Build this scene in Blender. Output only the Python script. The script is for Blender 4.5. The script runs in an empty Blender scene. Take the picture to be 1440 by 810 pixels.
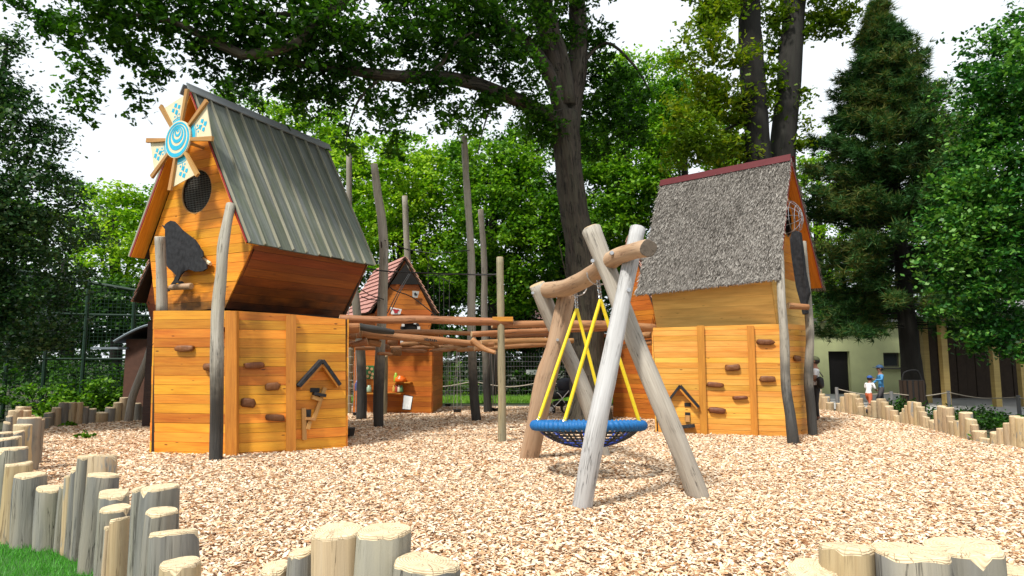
import bpy, math, random
import numpy as np
from mathutils import Vector, Matrix, noise as mnoise
R = math.radians
scn = bpy.context.scene
C = scn.collection
rng = random.Random(7)
nr = np.random.default_rng(11)

# ---------------------------------------------------------------- camera, sky, sun, exposure
PITCH = math.atan(100/920)
EYE = 1.6
cam = bpy.data.cameras.new('camera'); cam.lens = 23; cam.sensor_width = 36
cam.clip_start = .05; cam.clip_end = 1500
co = bpy.data.objects.new('camera', cam); C.objects.link(co)
co.location = (0, 0, EYE); co.rotation_euler = (math.pi/2+PITCH, 0, 0); scn.camera = co
SUN_EL, SUN_AZ = R(56), R(218)      # azimuth clockwise from +Y: the sun stands behind the camera, to the left
w = bpy.data.worlds.new('World'); scn.world = w; w.use_nodes = True
nt = w.node_tree; bg = nt.nodes['Background']
sky = nt.nodes.new('ShaderNodeTexSky'); sky.sky_type = 'NISHITA'; sky.sun_disc = False
sky.sun_elevation = SUN_EL; sky.sun_rotation = SUN_AZ; sky.dust_density = 3; sky.air_density = 1
tc = nt.nodes.new('ShaderNodeTexCoord'); nz = nt.nodes.new('ShaderNodeTexNoise')
nz.inputs['Scale'].default_value = 2.2; nz.inputs['Detail'].default_value = 5
rp = nt.nodes.new('ShaderNodeValToRGB'); rp.color_ramp.elements[0].position = .3; rp.color_ramp.elements[1].position = .62
rp.color_ramp.elements[0].color = (.8, .8, .8, 1); rp.color_ramp.elements[1].color = (.97, .97, .97, 1)
mx = nt.nodes.new('ShaderNodeMixRGB'); mx.inputs[2].default_value = (7.1, 7.5, 7.8, 1)
nt.links.new(tc.outputs['Generated'], nz.inputs['Vector']); nt.links.new(nz.outputs['Fac'], rp.inputs[0])
nt.links.new(rp.outputs[0], mx.inputs[0]); nt.links.new(sky.outputs[0], mx.inputs[1])
nt.links.new(mx.outputs[0], bg.inputs[0]); bg.inputs[1].default_value = .12
sun = bpy.data.lights.new('sun', 'SUN'); sun.energy = 4.3; sun.angle = R(7); sun.color = (1, .955, .87)
so = bpy.data.objects.new('sun', sun); C.objects.link(so)
sd = Vector((math.sin(SUN_AZ)*math.cos(SUN_EL), math.cos(SUN_AZ)*math.cos(SUN_EL), math.sin(SUN_EL)))
so.rotation_euler = sd.to_track_quat('Z', 'Y').to_euler(); so.location = (-10, -10, 30)
scn.view_settings.view_transform = 'Standard'; scn.view_settings.look = 'None'
scn.view_settings.exposure = .4; scn.view_settings.gamma = 1

# ---------------------------------------------------------------- survey helpers
cp, sp_ = math.cos(PITCH), math.sin(PITCH)
def ray(px, py):
    u = (px-720)/920; v = (405-py)/920
    return Vector((u, cp-v*sp_, sp_+v*cp))
EY = Vector((0, 0, EYE))
def P(px, py, Y): d = ray(px, py); return EY+d*(Y/d.y)
def G(px, py, z=0): d = ray(px, py); return EY+d*((z-EYE)/d.z)
def GD(px, py, dz=.1): return G(px, py)-Vector((0, 0, dz))
def onplane(px, py, p0, n): d = ray(px, py); return EY+d*((p0-EY).dot(n)/d.dot(n))
def lerp(a, b, t): return a+(b-a)*t

# ---------------------------------------------------------------- object helpers
WM = {}
def tag(o, label=None, cat=None, group=None, kind=None):
    if label: o['label'] = label
    if cat: o['category'] = cat
    if group: o['group'] = group
    if kind: o['kind'] = kind
    return o
def place(o, parent, M):
    C.objects.link(o); WM[o.name] = M
    if parent:
        o.parent = parent; o.matrix_basis = WM[parent.name].inverted() @ M
    else: o.matrix_basis = M
    return o
def empty(name, loc, label, cat, group=None):
    o = bpy.data.objects.new(name, None); o.empty_display_size = .2
    place(o, None, Matrix.Translation(loc)); return tag(o, label, cat, group)
def mobj(name, verts, faces, mats, parent=None, loc=None, smooth=False, uv=None, midx=None, M=None):
    """verts in world space; stored relative to loc / parent origin / M"""
    if M is None:
        if loc is None: loc = WM[parent.name].translation if parent else Vector((0, 0, 0))
        M = Matrix.Translation(loc)
    Mi = M.inverted()
    me = bpy.data.meshes.new(name)
    me.from_pydata([Mi @ Vector(v) for v in verts], [], faces)
    if not isinstance(mats, (list, tuple)): mats = [mats]
    for m in mats: me.materials.append(m)
    if uv:
        ul = me.uv_layers.new(name='UVMap')
        flat = []
        for f in uv: flat += f
        ul.data.foreach_set('uv', [c for t in flat for c in t])
    if midx: me.polygons.foreach_set('material_index', midx)
    if smooth: me.polygons.foreach_set('use_smooth', [True]*len(me.polygons))
    me.update()
    return place(bpy.data.objects.new(name, me), parent, M)
class MB:
    """collects shapes for one mesh"""
    def __init__(s): s.v = []; s.f = []; s.uv = []; s.m = []
    def add(s, v, f, uv=None, m=0):
        k = len(s.v); s.v += [Vector(x) for x in v]
        for i, q in enumerate(f):
            s.f.append([j+k for j in q]); s.uv.append(uv[i] if uv else [(v[j][0]+v[j][1], v[j][2]) for j in q]); s.m.append(m if isinstance(m, int) else m[i])
    def build(s, name, mats, parent=None, loc=None, smooth=False, M=None):
        return mobj(name, s.v, s.f, mats, parent, loc, smooth, s.uv, s.m, M)
def prism(pts, off, grain, m=0):
    n = len(pts); pts = [Vector(p) for p in pts]; off = Vector(off)
    v = pts+[p+off for p in pts]
    f = [list(range(n))[::-1], list(range(n, 2*n))]+[[i, (i+1) % n, n+(i+1) % n, n+i] for i in range(n)]
    g = Vector(grain).normalized(); c = off.cross(g)
    c = c.normalized() if c.length > 1e-9 else Vector((0, 0, 1)); o = pts[0]; on = off.normalized()
    uv = [[((v[j]-o).dot(c)+(v[j]-o).dot(on), (v[j]-o).dot(g)) for j in q] for q in f]
    nrm = (pts[1]-pts[0]).cross(pts[2]-pts[1])
    if nrm.dot(off) < 0: f = [q[::-1] for q in f]; uv = [q[::-1] for q in uv]
    return v, f, uv
def slab(name, pts, off, grain, mat, parent=None):
    v, f, uv = prism(pts, off, grain); return mobj(name, v, f, mat, parent, uv=uv)
def box_pts(c, ex, ey, ez):
    """box centred on c with half vectors; returns base quad + offset"""
    c, ex, ey, ez = map(Vector, (c, ex, ey, ez))
    return [c-ex-ey-ez, c+ex-ey-ez, c+ex+ey-ez, c-ex+ey-ez], ez*2
def box(mb, c, ex, ey, ez, grain=None, m=0):
    q, o = box_pts(c, ex, ey, ez)
    mb.add(*prism(q, o, grain or ex), m=m)
def smooth_path(pts, n):
    pts = [Vector(p) for p in pts]
    if len(pts) == 2: return [lerp(pts[0], pts[1], i/n) for i in range(n+1)]
    out = []
    for i in range(n+1):
        t = i/n*(len(pts)-1); k = min(int(t), len(pts)-2); u = t-k
        p0 = pts[max(k-1, 0)]; p1 = pts[k]; p2 = pts[k+1]; p3 = pts[min(k+2, len(pts)-1)]
        out.append(.5*((2*p1)+(p2-p0)*u+(2*p0-5*p1+4*p2-p3)*u*u+(3*p1-p0-3*p2+p3)*u**3))
    return out
def tube(path, rad, sides=10, rough=0., cap=True, seed=0, bulge=0., capm=1, chamfer=0., tilt=None, caps=(True, True)):
    """tapered tube along path (list of Vector); UV u=around (m), v=along (m)"""
    n = len(path); path = [Vector(p) for p in path]
    if not isinstance(rad, (list, tuple)): rad = [rad]*n
    if len(rad) != n: rad = [rad[0]+(rad[-1]-rad[0])*i/(n-1) if len(rad) == 2 else float(np.interp(i/(n-1), np.linspace(0, 1, len(rad)), rad)) for i in range(n)]
    v = []; f = []; uv = []; m = []
    T0 = (path[1]-path[0]).normalized(); X = T0.orthogonal().normalized(); L = 0; ls = []
    rings = []
    for i in range(n):
        T = (path[min(i+1, n-1)]-path[max(i-1, 0)]).normalized()
        X = (X-T*X.dot(T)).normalized(); Y = T.cross(X)
        if i: L += (path[i]-path[i-1]).length
        ls.append(L); r = []
        for k in range(sides):
            a = 2*math.pi*k/sides; rr = rad[i]
            if rough: rr *= 1+rough*mnoise.noise(Vector((math.cos(a)*1.3+seed*7.1, math.sin(a)*1.3, L*2.2)))*2
            if bulge: rr *= 1+bulge*mnoise.noise(Vector((seed*3.7, 5.5, L*1.4)))*2
            r.append(path[i]+(X*math.cos(a)+Y*math.sin(a))*rr)
        rings.append(r)
    if tilt:
        for k in range(sides): rings[-1][k] = rings[-1][k]+T*((rings[-1][k]-path[-1]).dot(tilt))
    for r in rings: v += r
    for i in range(n-1):
        for k in range(sides):
            k2 = (k+1) % sides; f.append([i*sides+k, i*sides+k2, (i+1)*sides+k2, (i+1)*sides+k])
            ua = k/sides*6.283*rad[0]; ub = (k+1)/sides*6.283*rad[0]
            uv.append([(ua, ls[i]), (ub, ls[i]), (ub, ls[i+1]), (ua, ls[i+1])]); m.append(0)
    if cap:
        for end, idx in ((0, 0), (1, n-1)):
            if not caps[end]: continue
            if chamfer:
                c = path[idx]; base = len(v); d = T0*-1 if end == 0 else T
                v += [p+(c-p)*chamfer+d*rad[idx]*chamfer*.7+((p-c).dot(tilt)*d*-chamfer*0 if tilt else Vector()) for p in rings[idx]]
                for k in range(sides):
                    k2 = (k+1) % sides; q = [idx*sides+k, idx*sides+k2, base+k2, base+k]
                    f.append(q if end else q[::-1]); q_ = f[-1]; uv.append([((v[j]-path[idx]).dot(X), (v[j]-path[idx]).dot(T.cross(X))) for j in q_]); m.append(capm)
                q = list(range(base, base+sides))
            else: q = list(range(idx*sides, idx*sides+sides))
            if end == 0: q = q[::-1]
            f.append(q); m.append(capm)
            uv.append([((v[j]-path[idx]).dot(X), (v[j]-path[idx]).dot(T.cross(X))) for j in q])
    return v, f, uv, m
def log(name, pts, rad, mats, parent=None, n=12, sides=12, rough=.06, seed=None, smooth=True, bulge=.05, chamfer=.15, loc=None, tilt=None):
    seed = rng.random()*50 if seed is None else seed
    v, f, uv, m = tube(smooth_path(pts, n), rad, sides, rough, True, seed, bulge, 1, chamfer, tilt)
    o = mobj(name, v, f, mats, parent, loc, False, uv, m)
    o.data.polygons.foreach_set('use_smooth', [i < n*sides for i in range(len(o.data.polygons))])
    return o
def rope(mb, pts, r, n=8, sides=5, m=0):
    v, f, uv, _ = tube(smooth_path(pts, n), r, sides); mb.add(v, f, uv, m)
def blobmesh(c, ex, ey, ez, seed=0, e=.6, amp=.12, nu=12, nv=7):
    """lumpy super-ellipsoid"""
    v = []; f = []; sg = lambda x: math.copysign(abs(x)**e, x)
    for i in range(nv+1):
        ph = -math.pi/2+math.pi*i/nv
        for k in range(nu):
            th = 2*math.pi*k/nu
            d = Vector((sg(math.cos(ph))*sg(math.cos(th)), sg(math.cos(ph))*sg(math.sin(th)), sg(math.sin(ph))))
            q = 1+amp*mnoise.noise(d*1.6+Vector((seed*9, 0, 0)))*2
            v.append(Vector(c)+(Vector(ex)*d.x+Vector(ey)*d.y+Vector(ez)*d.z)*q)
    for i in range(nv):
        for k in range(nu):
            k2 = (k+1) % nu; f.append([i*nu+k, i*nu+k2, (i+1)*nu+k2, (i+1)*nu+k])
    return v, f

# ---------------------------------------------------------------- materials
def newmat(name):
    m = bpy.data.materials.new(name); m.use_nodes = True; n = m.node_tree
    return m, n, n.nodes['Principled BSDF'], n.links
def nd(n, t, **kw):
    x = n.nodes.new(t)
    for k, v in kw.items():
        if k in x.inputs.keys(): x.inputs[k].default_value = v
        else: setattr(x, k, v)
    return x
def ramp(n, stops):
    r = n.nodes.new('ShaderNodeValToRGB'); e = r.color_ramp.elements
    while len(e) > 1: e.remove(e[-1])
    e[0].position = stops[0][0]; e[0].color = (*stops[0][1], 1)
    for p, c in stops[1:]: q = e.new(p); q.color = (*c, 1)
    return r
def mix(n, l, fac, a, b, mode='MIX'):
    x = n.nodes.new('ShaderNodeMixRGB'); x.blend_type = mode
    for i, s in ((0, fac), (1, a), (2, b)):
        if isinstance(s, bpy.types.NodeSocket): l.new(s, x.inputs[i])
        elif i == 0: x.inputs[0].default_value = s
        else: x.inputs[i].default_value = (*s, 1)
    return x.outputs[0]
def math_(n, l, op, a, b=0., clamp=False):
    x = n.nodes.new('ShaderNodeMath'); x.operation = op; x.use_clamp = clamp
    for i, s in ((0, a), (1, b)):
        if isinstance(s, bpy.types.NodeSocket): l.new(s, x.inputs[i])
        else: x.inputs[i].default_value = s
    return x.outputs[0]
def wood(name, c1, c2, dark, knots=.5, rough=.55, var=.25, grain=(60, 2.2), bump=.25, char=None, blotch=.3, gcol=None, spec=.35, scorch=None, cracks=0., patch=None):
    """c1/c2 base and grain; char=(z0,z1,colour): charred up to that local height; scorch=(z0,z1) a real smoke stain"""
    m, n, b, l = newmat(name)
    uv = nd(n, 'ShaderNodeUVMap'); oi = nd(n, 'ShaderNodeObjectInfo')
    off = math_(n, l, 'MULTIPLY', oi.outputs['Random'], 53.)
    cx = nd(n, 'ShaderNodeCombineXYZ'); l.new(off, cx.inputs[0]); l.new(off, cx.inputs[1]); l.new(off, cx.inputs[2])
    va = nd(n, 'ShaderNodeVectorMath', operation='ADD'); l.new(uv.outputs[0], va.inputs[0]); l.new(cx.outputs[0], va.inputs[1])
    mp = nd(n, 'ShaderNodeMapping'); mp.inputs['Scale'].default_value = (grain[0], grain[1], 1); l.new(va.outputs[0], mp.inputs[0])
    g = nd(n, 'ShaderNodeTexNoise', Scale=1., Detail=6., Roughness=.65, Distortion=.5); l.new(mp.outputs[0], g.inputs['Vector'])
    gr = ramp(n, [(.3, (0, 0, 0)), (.7, (1, 1, 1))]); l.new(g.outputs['Fac'], gr.inputs[0])
    col = mix(n, l, gr.outputs[0], c2, c1)
    m2 = nd(n, 'ShaderNodeMapping'); m2.inputs['Scale'].default_value = (7, 1.1, 1); l.new(va.outputs[0], m2.inputs[0])
    bl = nd(n, 'ShaderNodeTexNoise', Scale=1., Detail=4.); l.new(m2.outputs[0], bl.inputs['Vector'])
    br = ramp(n, [(.35, (0, 0, 0)), (.72, (1, 1, 1))]); l.new(bl.outputs['Fac'], br.inputs[0])
    col = mix(n, l, math_(n, l, 'MULTIPLY', br.outputs[0], blotch), col, gcol or dark)
    if knots:
        m3 = nd(n, 'ShaderNodeMapping'); m3.inputs['Scale'].default_value = (7.5, 2.6, 1); l.new(va.outputs[0], m3.inputs[0])
        vo = nd(n, 'ShaderNodeTexVoronoi', Scale=1., Randomness=1.); l.new(m3.outputs[0], vo.inputs['Vector'])
        kr = ramp(n, [(.0, (1, 1, 1)), (.055, (.9, .9, .9)), (.11, (0, 0, 0))]); l.new(vo.outputs['Distance'], kr.inputs[0])
        col = mix(n, l, math_(n, l, 'MULTIPLY', kr.outputs[0], knots), col, dark)
    if patch:                                        # peeled patches with hard edges
        m5 = nd(n, 'ShaderNodeMapping'); m5.inputs['Scale'].default_value = (6, 1.7, 1); l.new(va.outputs[0], m5.inputs[0])
        pz = nd(n, 'ShaderNodeTexNoise', Scale=1., Detail=5., Roughness=.6); l.new(m5.outputs[0], pz.inputs['Vector'])
        pr = ramp(n, [(patch[1], (0, 0, 0)), (patch[1]+.025, (1, 1, 1))]); l.new(pz.outputs['Fac'], pr.inputs[0])
        col = mix(n, l, pr.outputs[0], col, mix(n, l, gr.outputs[0], tuple(x*.75 for x in patch[0]), patch[0]))
    ck = None
    if cracks:
        m4 = nd(n, 'ShaderNodeMapping'); m4.inputs['Scale'].default_value = (16, .8, 1); l.new(va.outputs[0], m4.inputs[0])
        cz = nd(n, 'ShaderNodeTexNoise', Scale=1., Detail=4., Roughness=.6); l.new(m4.outputs[0], cz.inputs['Vector'])
        cr = ramp(n, [(.485, (0, 0, 0)), (.5, (1, 1, 1)), (.515, (0, 0, 0))]); l.new(cz.outputs['Fac'], cr.inputs[0])
        cm = nd(n, 'ShaderNodeTexNoise', Scale=3., Detail=2.); l.new(va.outputs[0], cm.inputs['Vector'])
        cq = ramp(n, [(.45, (0, 0, 0)), (.6, (1, 1, 1))]); l.new(cm.outputs['Fac'], cq.inputs[0])
        ck = math_(n, l, 'MULTIPLY', math_(n, l, 'MULTIPLY', cr.outputs[0], cq.outputs[0]), cracks)
        col = mix(n, l, ck, col, tuple(x*.4 for x in dark))
    hsv = nd(n, 'ShaderNodeHueSaturation'); l.new(col, hsv.inputs['Color'])
    mr = nd(n, 'ShaderNodeMapRange'); l.new(oi.outputs['Random'], mr.inputs[0])
    mr.inputs[3].default_value = 1-var; mr.inputs[4].default_value = 1+var*.7; l.new(mr.outputs[0], hsv.inputs['Value'])
    r2 = math_(n, l, 'FRACT', math_(n, l, 'MULTIPLY', oi.outputs['Random'], 17.3))
    mh = nd(n, 'ShaderNodeMapRange'); l.new(r2, mh.inputs[0]); mh.inputs[3].default_value = .5-.035*var; mh.inputs[4].default_value = .5+.05*var; l.new(mh.outputs[0], hsv.inputs['Hue'])
    col = hsv.outputs[0]
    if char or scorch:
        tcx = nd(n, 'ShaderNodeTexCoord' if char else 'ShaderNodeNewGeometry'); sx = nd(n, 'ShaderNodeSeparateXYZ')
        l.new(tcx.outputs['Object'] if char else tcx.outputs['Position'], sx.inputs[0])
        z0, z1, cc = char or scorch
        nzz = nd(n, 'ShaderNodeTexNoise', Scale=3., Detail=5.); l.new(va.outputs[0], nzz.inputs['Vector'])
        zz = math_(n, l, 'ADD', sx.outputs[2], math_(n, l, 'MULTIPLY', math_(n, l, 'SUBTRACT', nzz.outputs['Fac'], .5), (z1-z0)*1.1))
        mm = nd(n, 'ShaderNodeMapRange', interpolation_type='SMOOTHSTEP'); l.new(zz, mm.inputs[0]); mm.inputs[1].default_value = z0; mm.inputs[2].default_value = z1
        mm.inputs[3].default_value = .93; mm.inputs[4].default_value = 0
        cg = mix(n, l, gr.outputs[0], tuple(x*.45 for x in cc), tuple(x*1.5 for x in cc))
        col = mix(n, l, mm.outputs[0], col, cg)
    l.new(col, b.inputs['Base Color']); b.inputs['Roughness'].default_value = rough
    b.inputs['Specular IOR Level'].default_value = spec
    bp = nd(n, 'ShaderNodeBump', Strength=bump, Distance=.012); l.new(math_(n, l, 'SUBTRACT', g.outputs['Fac'], math_(n, l, 'MULTIPLY', ck, 2.)) if ck else g.outputs['Fac'], bp.inputs['Height']); l.new(bp.outputs[0], b.inputs['Normal'])
    return m
def plain(name, col, rough=.6, metal=0., noise=.0, scale=8., col2=None, bump=0., spec=.4):
    m, n, b, l = newmat(name)
    b.inputs['Roughness'].default_value = rough; b.inputs['Metallic'].default_value = metal; b.inputs['Specular IOR Level'].default_value = spec
    t = nd(n, 'ShaderNodeTexCoord'); z = nd(n, 'ShaderNodeTexNoise', Scale=scale, Detail=6.); l.new(t.outputs['Object'], z.inputs['Vector'])
    r = ramp(n, [(.3, (0, 0, 0)), (.7, (1, 1, 1))]); l.new(z.outputs['Fac'], r.inputs[0])
    c2 = col2 or tuple(x*(1-max(noise, .12)) for x in col)
    l.new(mix(n, l, r.outputs[0], col, c2), b.inputs['Base Color'])
    if bump:
        bp = nd(n, 'ShaderNodeBump', Strength=bump, Distance=.02); l.new(z.outputs['Fac'], bp.inputs['Height']); l.new(bp.outputs[0], b.inputs['Normal'])
    return m
def leafmat(name, c1, c2, trans=.3, rough=.45, c3=None, spec=.4, tone=1.):
    m, n, b, l = newmat(name); out = n.nodes['Material Output']
    ge = nd(n, 'ShaderNodeNewGeometry')
    st = [(0, c1), (.6, c2)]+([(.93, c3)] if c3 else [])
    r = ramp(n, st); tcl = nd(n, 'ShaderNodeTexCoord'); zl = nd(n, 'ShaderNodeTexNoise', Scale=.55, Detail=3.); l.new(tcl.outputs['Object'], zl.inputs['Vector'])
    zr = nd(n, 'ShaderNodeMapRange'); l.new(zl.outputs['Fac'], zr.inputs[0]); zr.inputs[1].default_value = .3; zr.inputs[2].default_value = .7; zr.inputs[3].default_value = -.5*tone; zr.inputs[4].default_value = .42*tone
    l.new(math_(n, l, 'ADD', ge.outputs['Random Per Island'], zr.outputs[0], True), r.inputs[0])
    l.new(r.outputs[0], b.inputs['Base Color']); b.inputs['Roughness'].default_value = rough; b.inputs['Specular IOR Level'].default_value = spec
    tr = nd(n, 'ShaderNodeBsdfTranslucent'); l.new(mix(n, l, 1., r.outputs[0], (1.25, 1.35, .55), 'MULTIPLY'), tr.inputs[0])
    ms = nd(n, 'ShaderNodeMixShader'); ms.inputs[0].default_value = trans
    l.new(b.outputs[0], ms.inputs[1]); l.new(tr.outputs[0], ms.inputs[2]); l.new(ms.outputs[0], out.inputs['Surface'])
    return m

M_ORANGE = wood('orange stained planks', (.76, .28, .024), (.46, .135, .013), (.10, .026, .006), .95, .45, .34, bump=.2, gcol=(.82, .40, .045), blotch=.6)
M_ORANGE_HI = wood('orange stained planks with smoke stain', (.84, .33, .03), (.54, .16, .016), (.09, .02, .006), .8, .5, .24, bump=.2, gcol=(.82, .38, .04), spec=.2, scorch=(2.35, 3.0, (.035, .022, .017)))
M_SIDE = wood('shaded brown side planks', (.33, .078, .012), (.2, .04, .008), (.05, .015, .006), .5, .42, .2, bump=.2, scorch=(2.3, 3.15, (.02, .011, .008)))  # shade of the side faces is put into this darker brown
M_HONEY = wood('honey stained planks', (.76, .34, .05), (.5, .18, .022), (.1, .03, .008), .85, .45, .22, bump=.2, gcol=(.8, .46, .11), blotch=.6)
M_BATTEN = wood('honey stained batten', (.6, .25, .035), (.42, .15, .02), (.12, .04, .01), .5, .45, .12)
M_PALEPANEL = wood('pale honey panel', (.92, .58, .17), (.78, .43, .11), (.2, .08, .02), .35, .5, .06, grain=(26, 1.3), blotch=.35)
M_CABIN = wood('orange cabin boards', (.58, .18, .02), (.36, .09, .012), (.08, .02, .005), .4, .5, .2)
M_GABLE2 = wood('bright orange gable boards', (.78, .27, .022), (.56, .16, .014), (.1, .03, .006), .5, .45, .12)
M_DARKBACK = plain('dark timber backing', (.03, .016, .008), .8)
M_GREYLOG = wood('silver grey debarked log', (.42, .38, .32), (.24, .21, .175), (.10, .08, .06), .35, .75, .1, grain=(45, 1.6), bump=.5, blotch=.4, gcol=(.5, .47, .42), cracks=.8)
M_WHITELOG = wood('bleached grey log', (.46, .46, .46), (.28, .275, .27), (.12, .11, .10), .3, .7, .05, grain=(40, 1.5), bump=.5, blotch=.4, gcol=(.56, .56, .56), cracks=.8)
M_TANLOG = wood('tan debarked log', (.42, .27, .16), (.27, .16, .09), (.10, .05, .03), .5, .7, .12, grain=(38, 1.5), bump=.45, blotch=.5, gcol=(.46, .35, .24), cracks=.8)
M_BROWNLOG = wood('orange brown oiled log', (.38, .165, .06), (.2, .075, .025), (.06, .022, .01), .4, .6, .18, grain=(42, 1.8), bump=.5, blotch=.4, gcol=(.46, .27, .13), cracks=.8)
M_CHARLOG = wood('grey log with charred foot', (.38, .35, .30), (.22, .2, .165), (.07, .05, .04), .3, .7, .15, grain=(42, 1.5), bump=.6, char=(.9, 2.3, (.022, .022, .022)), blotch=.4, gcol=(.26, .235, .15), cracks=.8)
M_POLELOG = wood('olive grey pole', (.32, .29, .2), (.2, .175, .11), (.08, .06, .03), .3, .7, .12, grain=(42, 1.5), bump=.5, blotch=.5, gcol=(.36, .26, .13), cracks=.8)
def endgrain(name, c1, c2, dark, crack=.8):
    m, n, b, l = newmat(name); uv = nd(n, 'ShaderNodeUVMap'); oi = nd(n, 'ShaderNodeObjectInfo')
    z = nd(n, 'ShaderNodeTexNoise', Scale=9., Detail=3.); off = nd(n, 'ShaderNodeVectorMath', operation='ADD'); l.new(uv.outputs[0], off.inputs[0])
    cb = nd(n, 'ShaderNodeCombineXYZ'); l.new(math_(n, l, 'MULTIPLY', oi.outputs['Random'], 31.), cb.inputs[2]); l.new(cb.outputs[0], off.inputs[1]); l.new(off.outputs[0], z.inputs['Vector'])
    ln = nd(n, 'ShaderNodeVectorMath', operation='LENGTH'); l.new(uv.outputs[0], ln.inputs[0])
    rr = math_(n, l, 'ADD', ln.outputs['Value'], math_(n, l, 'MULTIPLY', z.outputs['Fac'], .035))
    wv = math_(n, l, 'SINE', math_(n, l, 'MULTIPLY', rr, 620.)); wv = math_(n, l, 'ADD', math_(n, l, 'MULTIPLY', wv, .5), .5)
    col = mix(n, l, math_(n, l, 'MULTIPLY', wv, .75), c1, c2)
    sx = nd(n, 'ShaderNodeSeparateXYZ'); l.new(uv.outputs[0], sx.inputs[0]); at = math_(n, l, 'ARCTAN2', sx.outputs[1], sx.outputs[0])
    an = nd(n, 'ShaderNodeCombineXYZ'); l.new(math_(n, l, 'MULTIPLY', at, 1.6), an.inputs[0]); l.new(math_(n, l, 'MULTIPLY', ln.outputs['Value'], 3.), an.inputs[1]); l.new(math_(n, l, 'MULTIPLY', oi.outputs['Random'], 41.), an.inputs[2])
    cz = nd(n, 'ShaderNodeTexNoise', Scale=1.6, Detail=3.); l.new(an.outputs[0], cz.inputs['Vector'])
    cr = ramp(n, [(.488, (0, 0, 0)), (.5, (1, 1, 1)), (.512, (0, 0, 0))]); l.new(cz.outputs['Fac'], cr.inputs[0])
    fade = nd(n, 'ShaderNodeMapRange'); l.new(ln.outputs['Value'], fade.inputs[0]); fade.inputs[1].default_value = .005; fade.inputs[2].default_value = .04
    col = mix(n, l, math_(n, l, 'MULTIPLY', math_(n, l, 'MULTIPLY', cr.outputs[0], fade.outputs[0]), crack), col, dark)
    st = nd(n, 'ShaderNodeTexNoise', Scale=22., Detail=4.); l.new(off.outputs[0], st.inputs['Vector']); sr = ramp(n, [(.45, (0, 0, 0)), (.7, (1, 1, 1))]); l.new(st.outputs['Fac'], sr.inputs[0])
    col = mix(n, l, math_(n, l, 'MULTIPLY', sr.outputs[0], .5), col, tuple((c1[i]*.45+dark[i])*.8 for i in range(3)))
    l.new(col, b.inputs['Base Color']); b.inputs['Roughness'].default_value = .85; b.inputs['Specular IOR Level'].default_value = .2
    bp = nd(n, 'ShaderNodeBump', Strength=.5, Distance=.006); l.new(math_(n, l, 'SUBTRACT', wv, math_(n, l, 'MULTIPLY', cr.outputs[0], 3.)), bp.inputs['Height']); l.new(bp.outputs[0], b.inputs['Normal'])
    return m
M_LOGEND = endgrain('sawn log end', (.6, .45, .27), (.45, .31, .17), (.12, .07, .04))
M_GREYEND = endgrain('weathered log end', (.17, .14, .11), (.10, .08, .065), (.02, .016, .013))
M_ROOFBOARD = wood('grey green weathered roof board', (.20, .215, .20), (.07, .08, .072), (.06, .07, .05), .3, .6, .2, grain=(24, .9), bump=.4, blotch=.75, gcol=(.085, .105, .05))
M_ROOFBATTEN = wood('roof batten with painted highlight', (.35, .34, .26), (.22, .215, .16), (.12, .1, .07), .1, .65, .15, grain=(60, 1.5))  # pale tone paints the highlights along the roof board edges
M_RIDGE = wood('grey ridge board', (.27, .29, .3), (.17, .185, .19), (.1, .1, .1), .1, .6, .08, grain=(40, 1.))
M_RED = plain('red painted edge', (.3, .03, .025), .45, noise=.2)
M_REDRIDGE = plain('dark red ridge sheet', (.10, .015, .019), .6, noise=.25, scale=3, spec=.15)
M_SHINGLE = wood('reddish wooden shingle', (.56, .30, .24), (.36, .15, .11), (.1, .04, .03), 0, .7, .35, grain=(40, 2), blotch=.5, gcol=(.48, .32, .27))
M_HOLD = wood('brown climbing hold', (.22, .078, .025), (.13, .04, .014), (.05, .02, .01), 0, .5, .2, bump=.4)
M_BLACKWOOD = plain('black painted board', (.016, .016, .018), .8, noise=.5, scale=14, col2=(.035, .036, .04), bump=.3, spec=.15)
M_BLACK = plain('black rubber', (.012, .012, .013), .55)
M_DARK = plain('painted interior shade', (.01, .009, .008), .9)  # near-black colour stands in for shade inside openings
M_CREAM = plain('cream painted board', (.72, .62, .42), .55, noise=.1)
M_CYAN = plain('cyan paint', (.02, .42, .62), .5, noise=.08)
M_TRIMWOOD = wood('brown wheel batten', (.50, .27, .09), (.38, .19, .055), (.12, .05, .02), .2, .55, .12)
M_WIRE = plain('galvanised wire', (.5, .5, .5), .35, .8)
M_DARKWIRE = plain('dark wire', (.16, .15, .13), .5, .3)
M_STEEL = plain('steel', (.55, .55, .56), .3, .9)
M_ROPE = plain('dark rope', (.025, .024, .024), .8)
M_PALEROPE = plain('pale rope', (.38, .33, .26), .85)
M_YELLOW = plain('yellow rope sleeve', (.82, .62, .02), .5, noise=.06, scale=40)
M_WHITE = plain('white board', (.75, .75, .73), .5, noise=.06)

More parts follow.
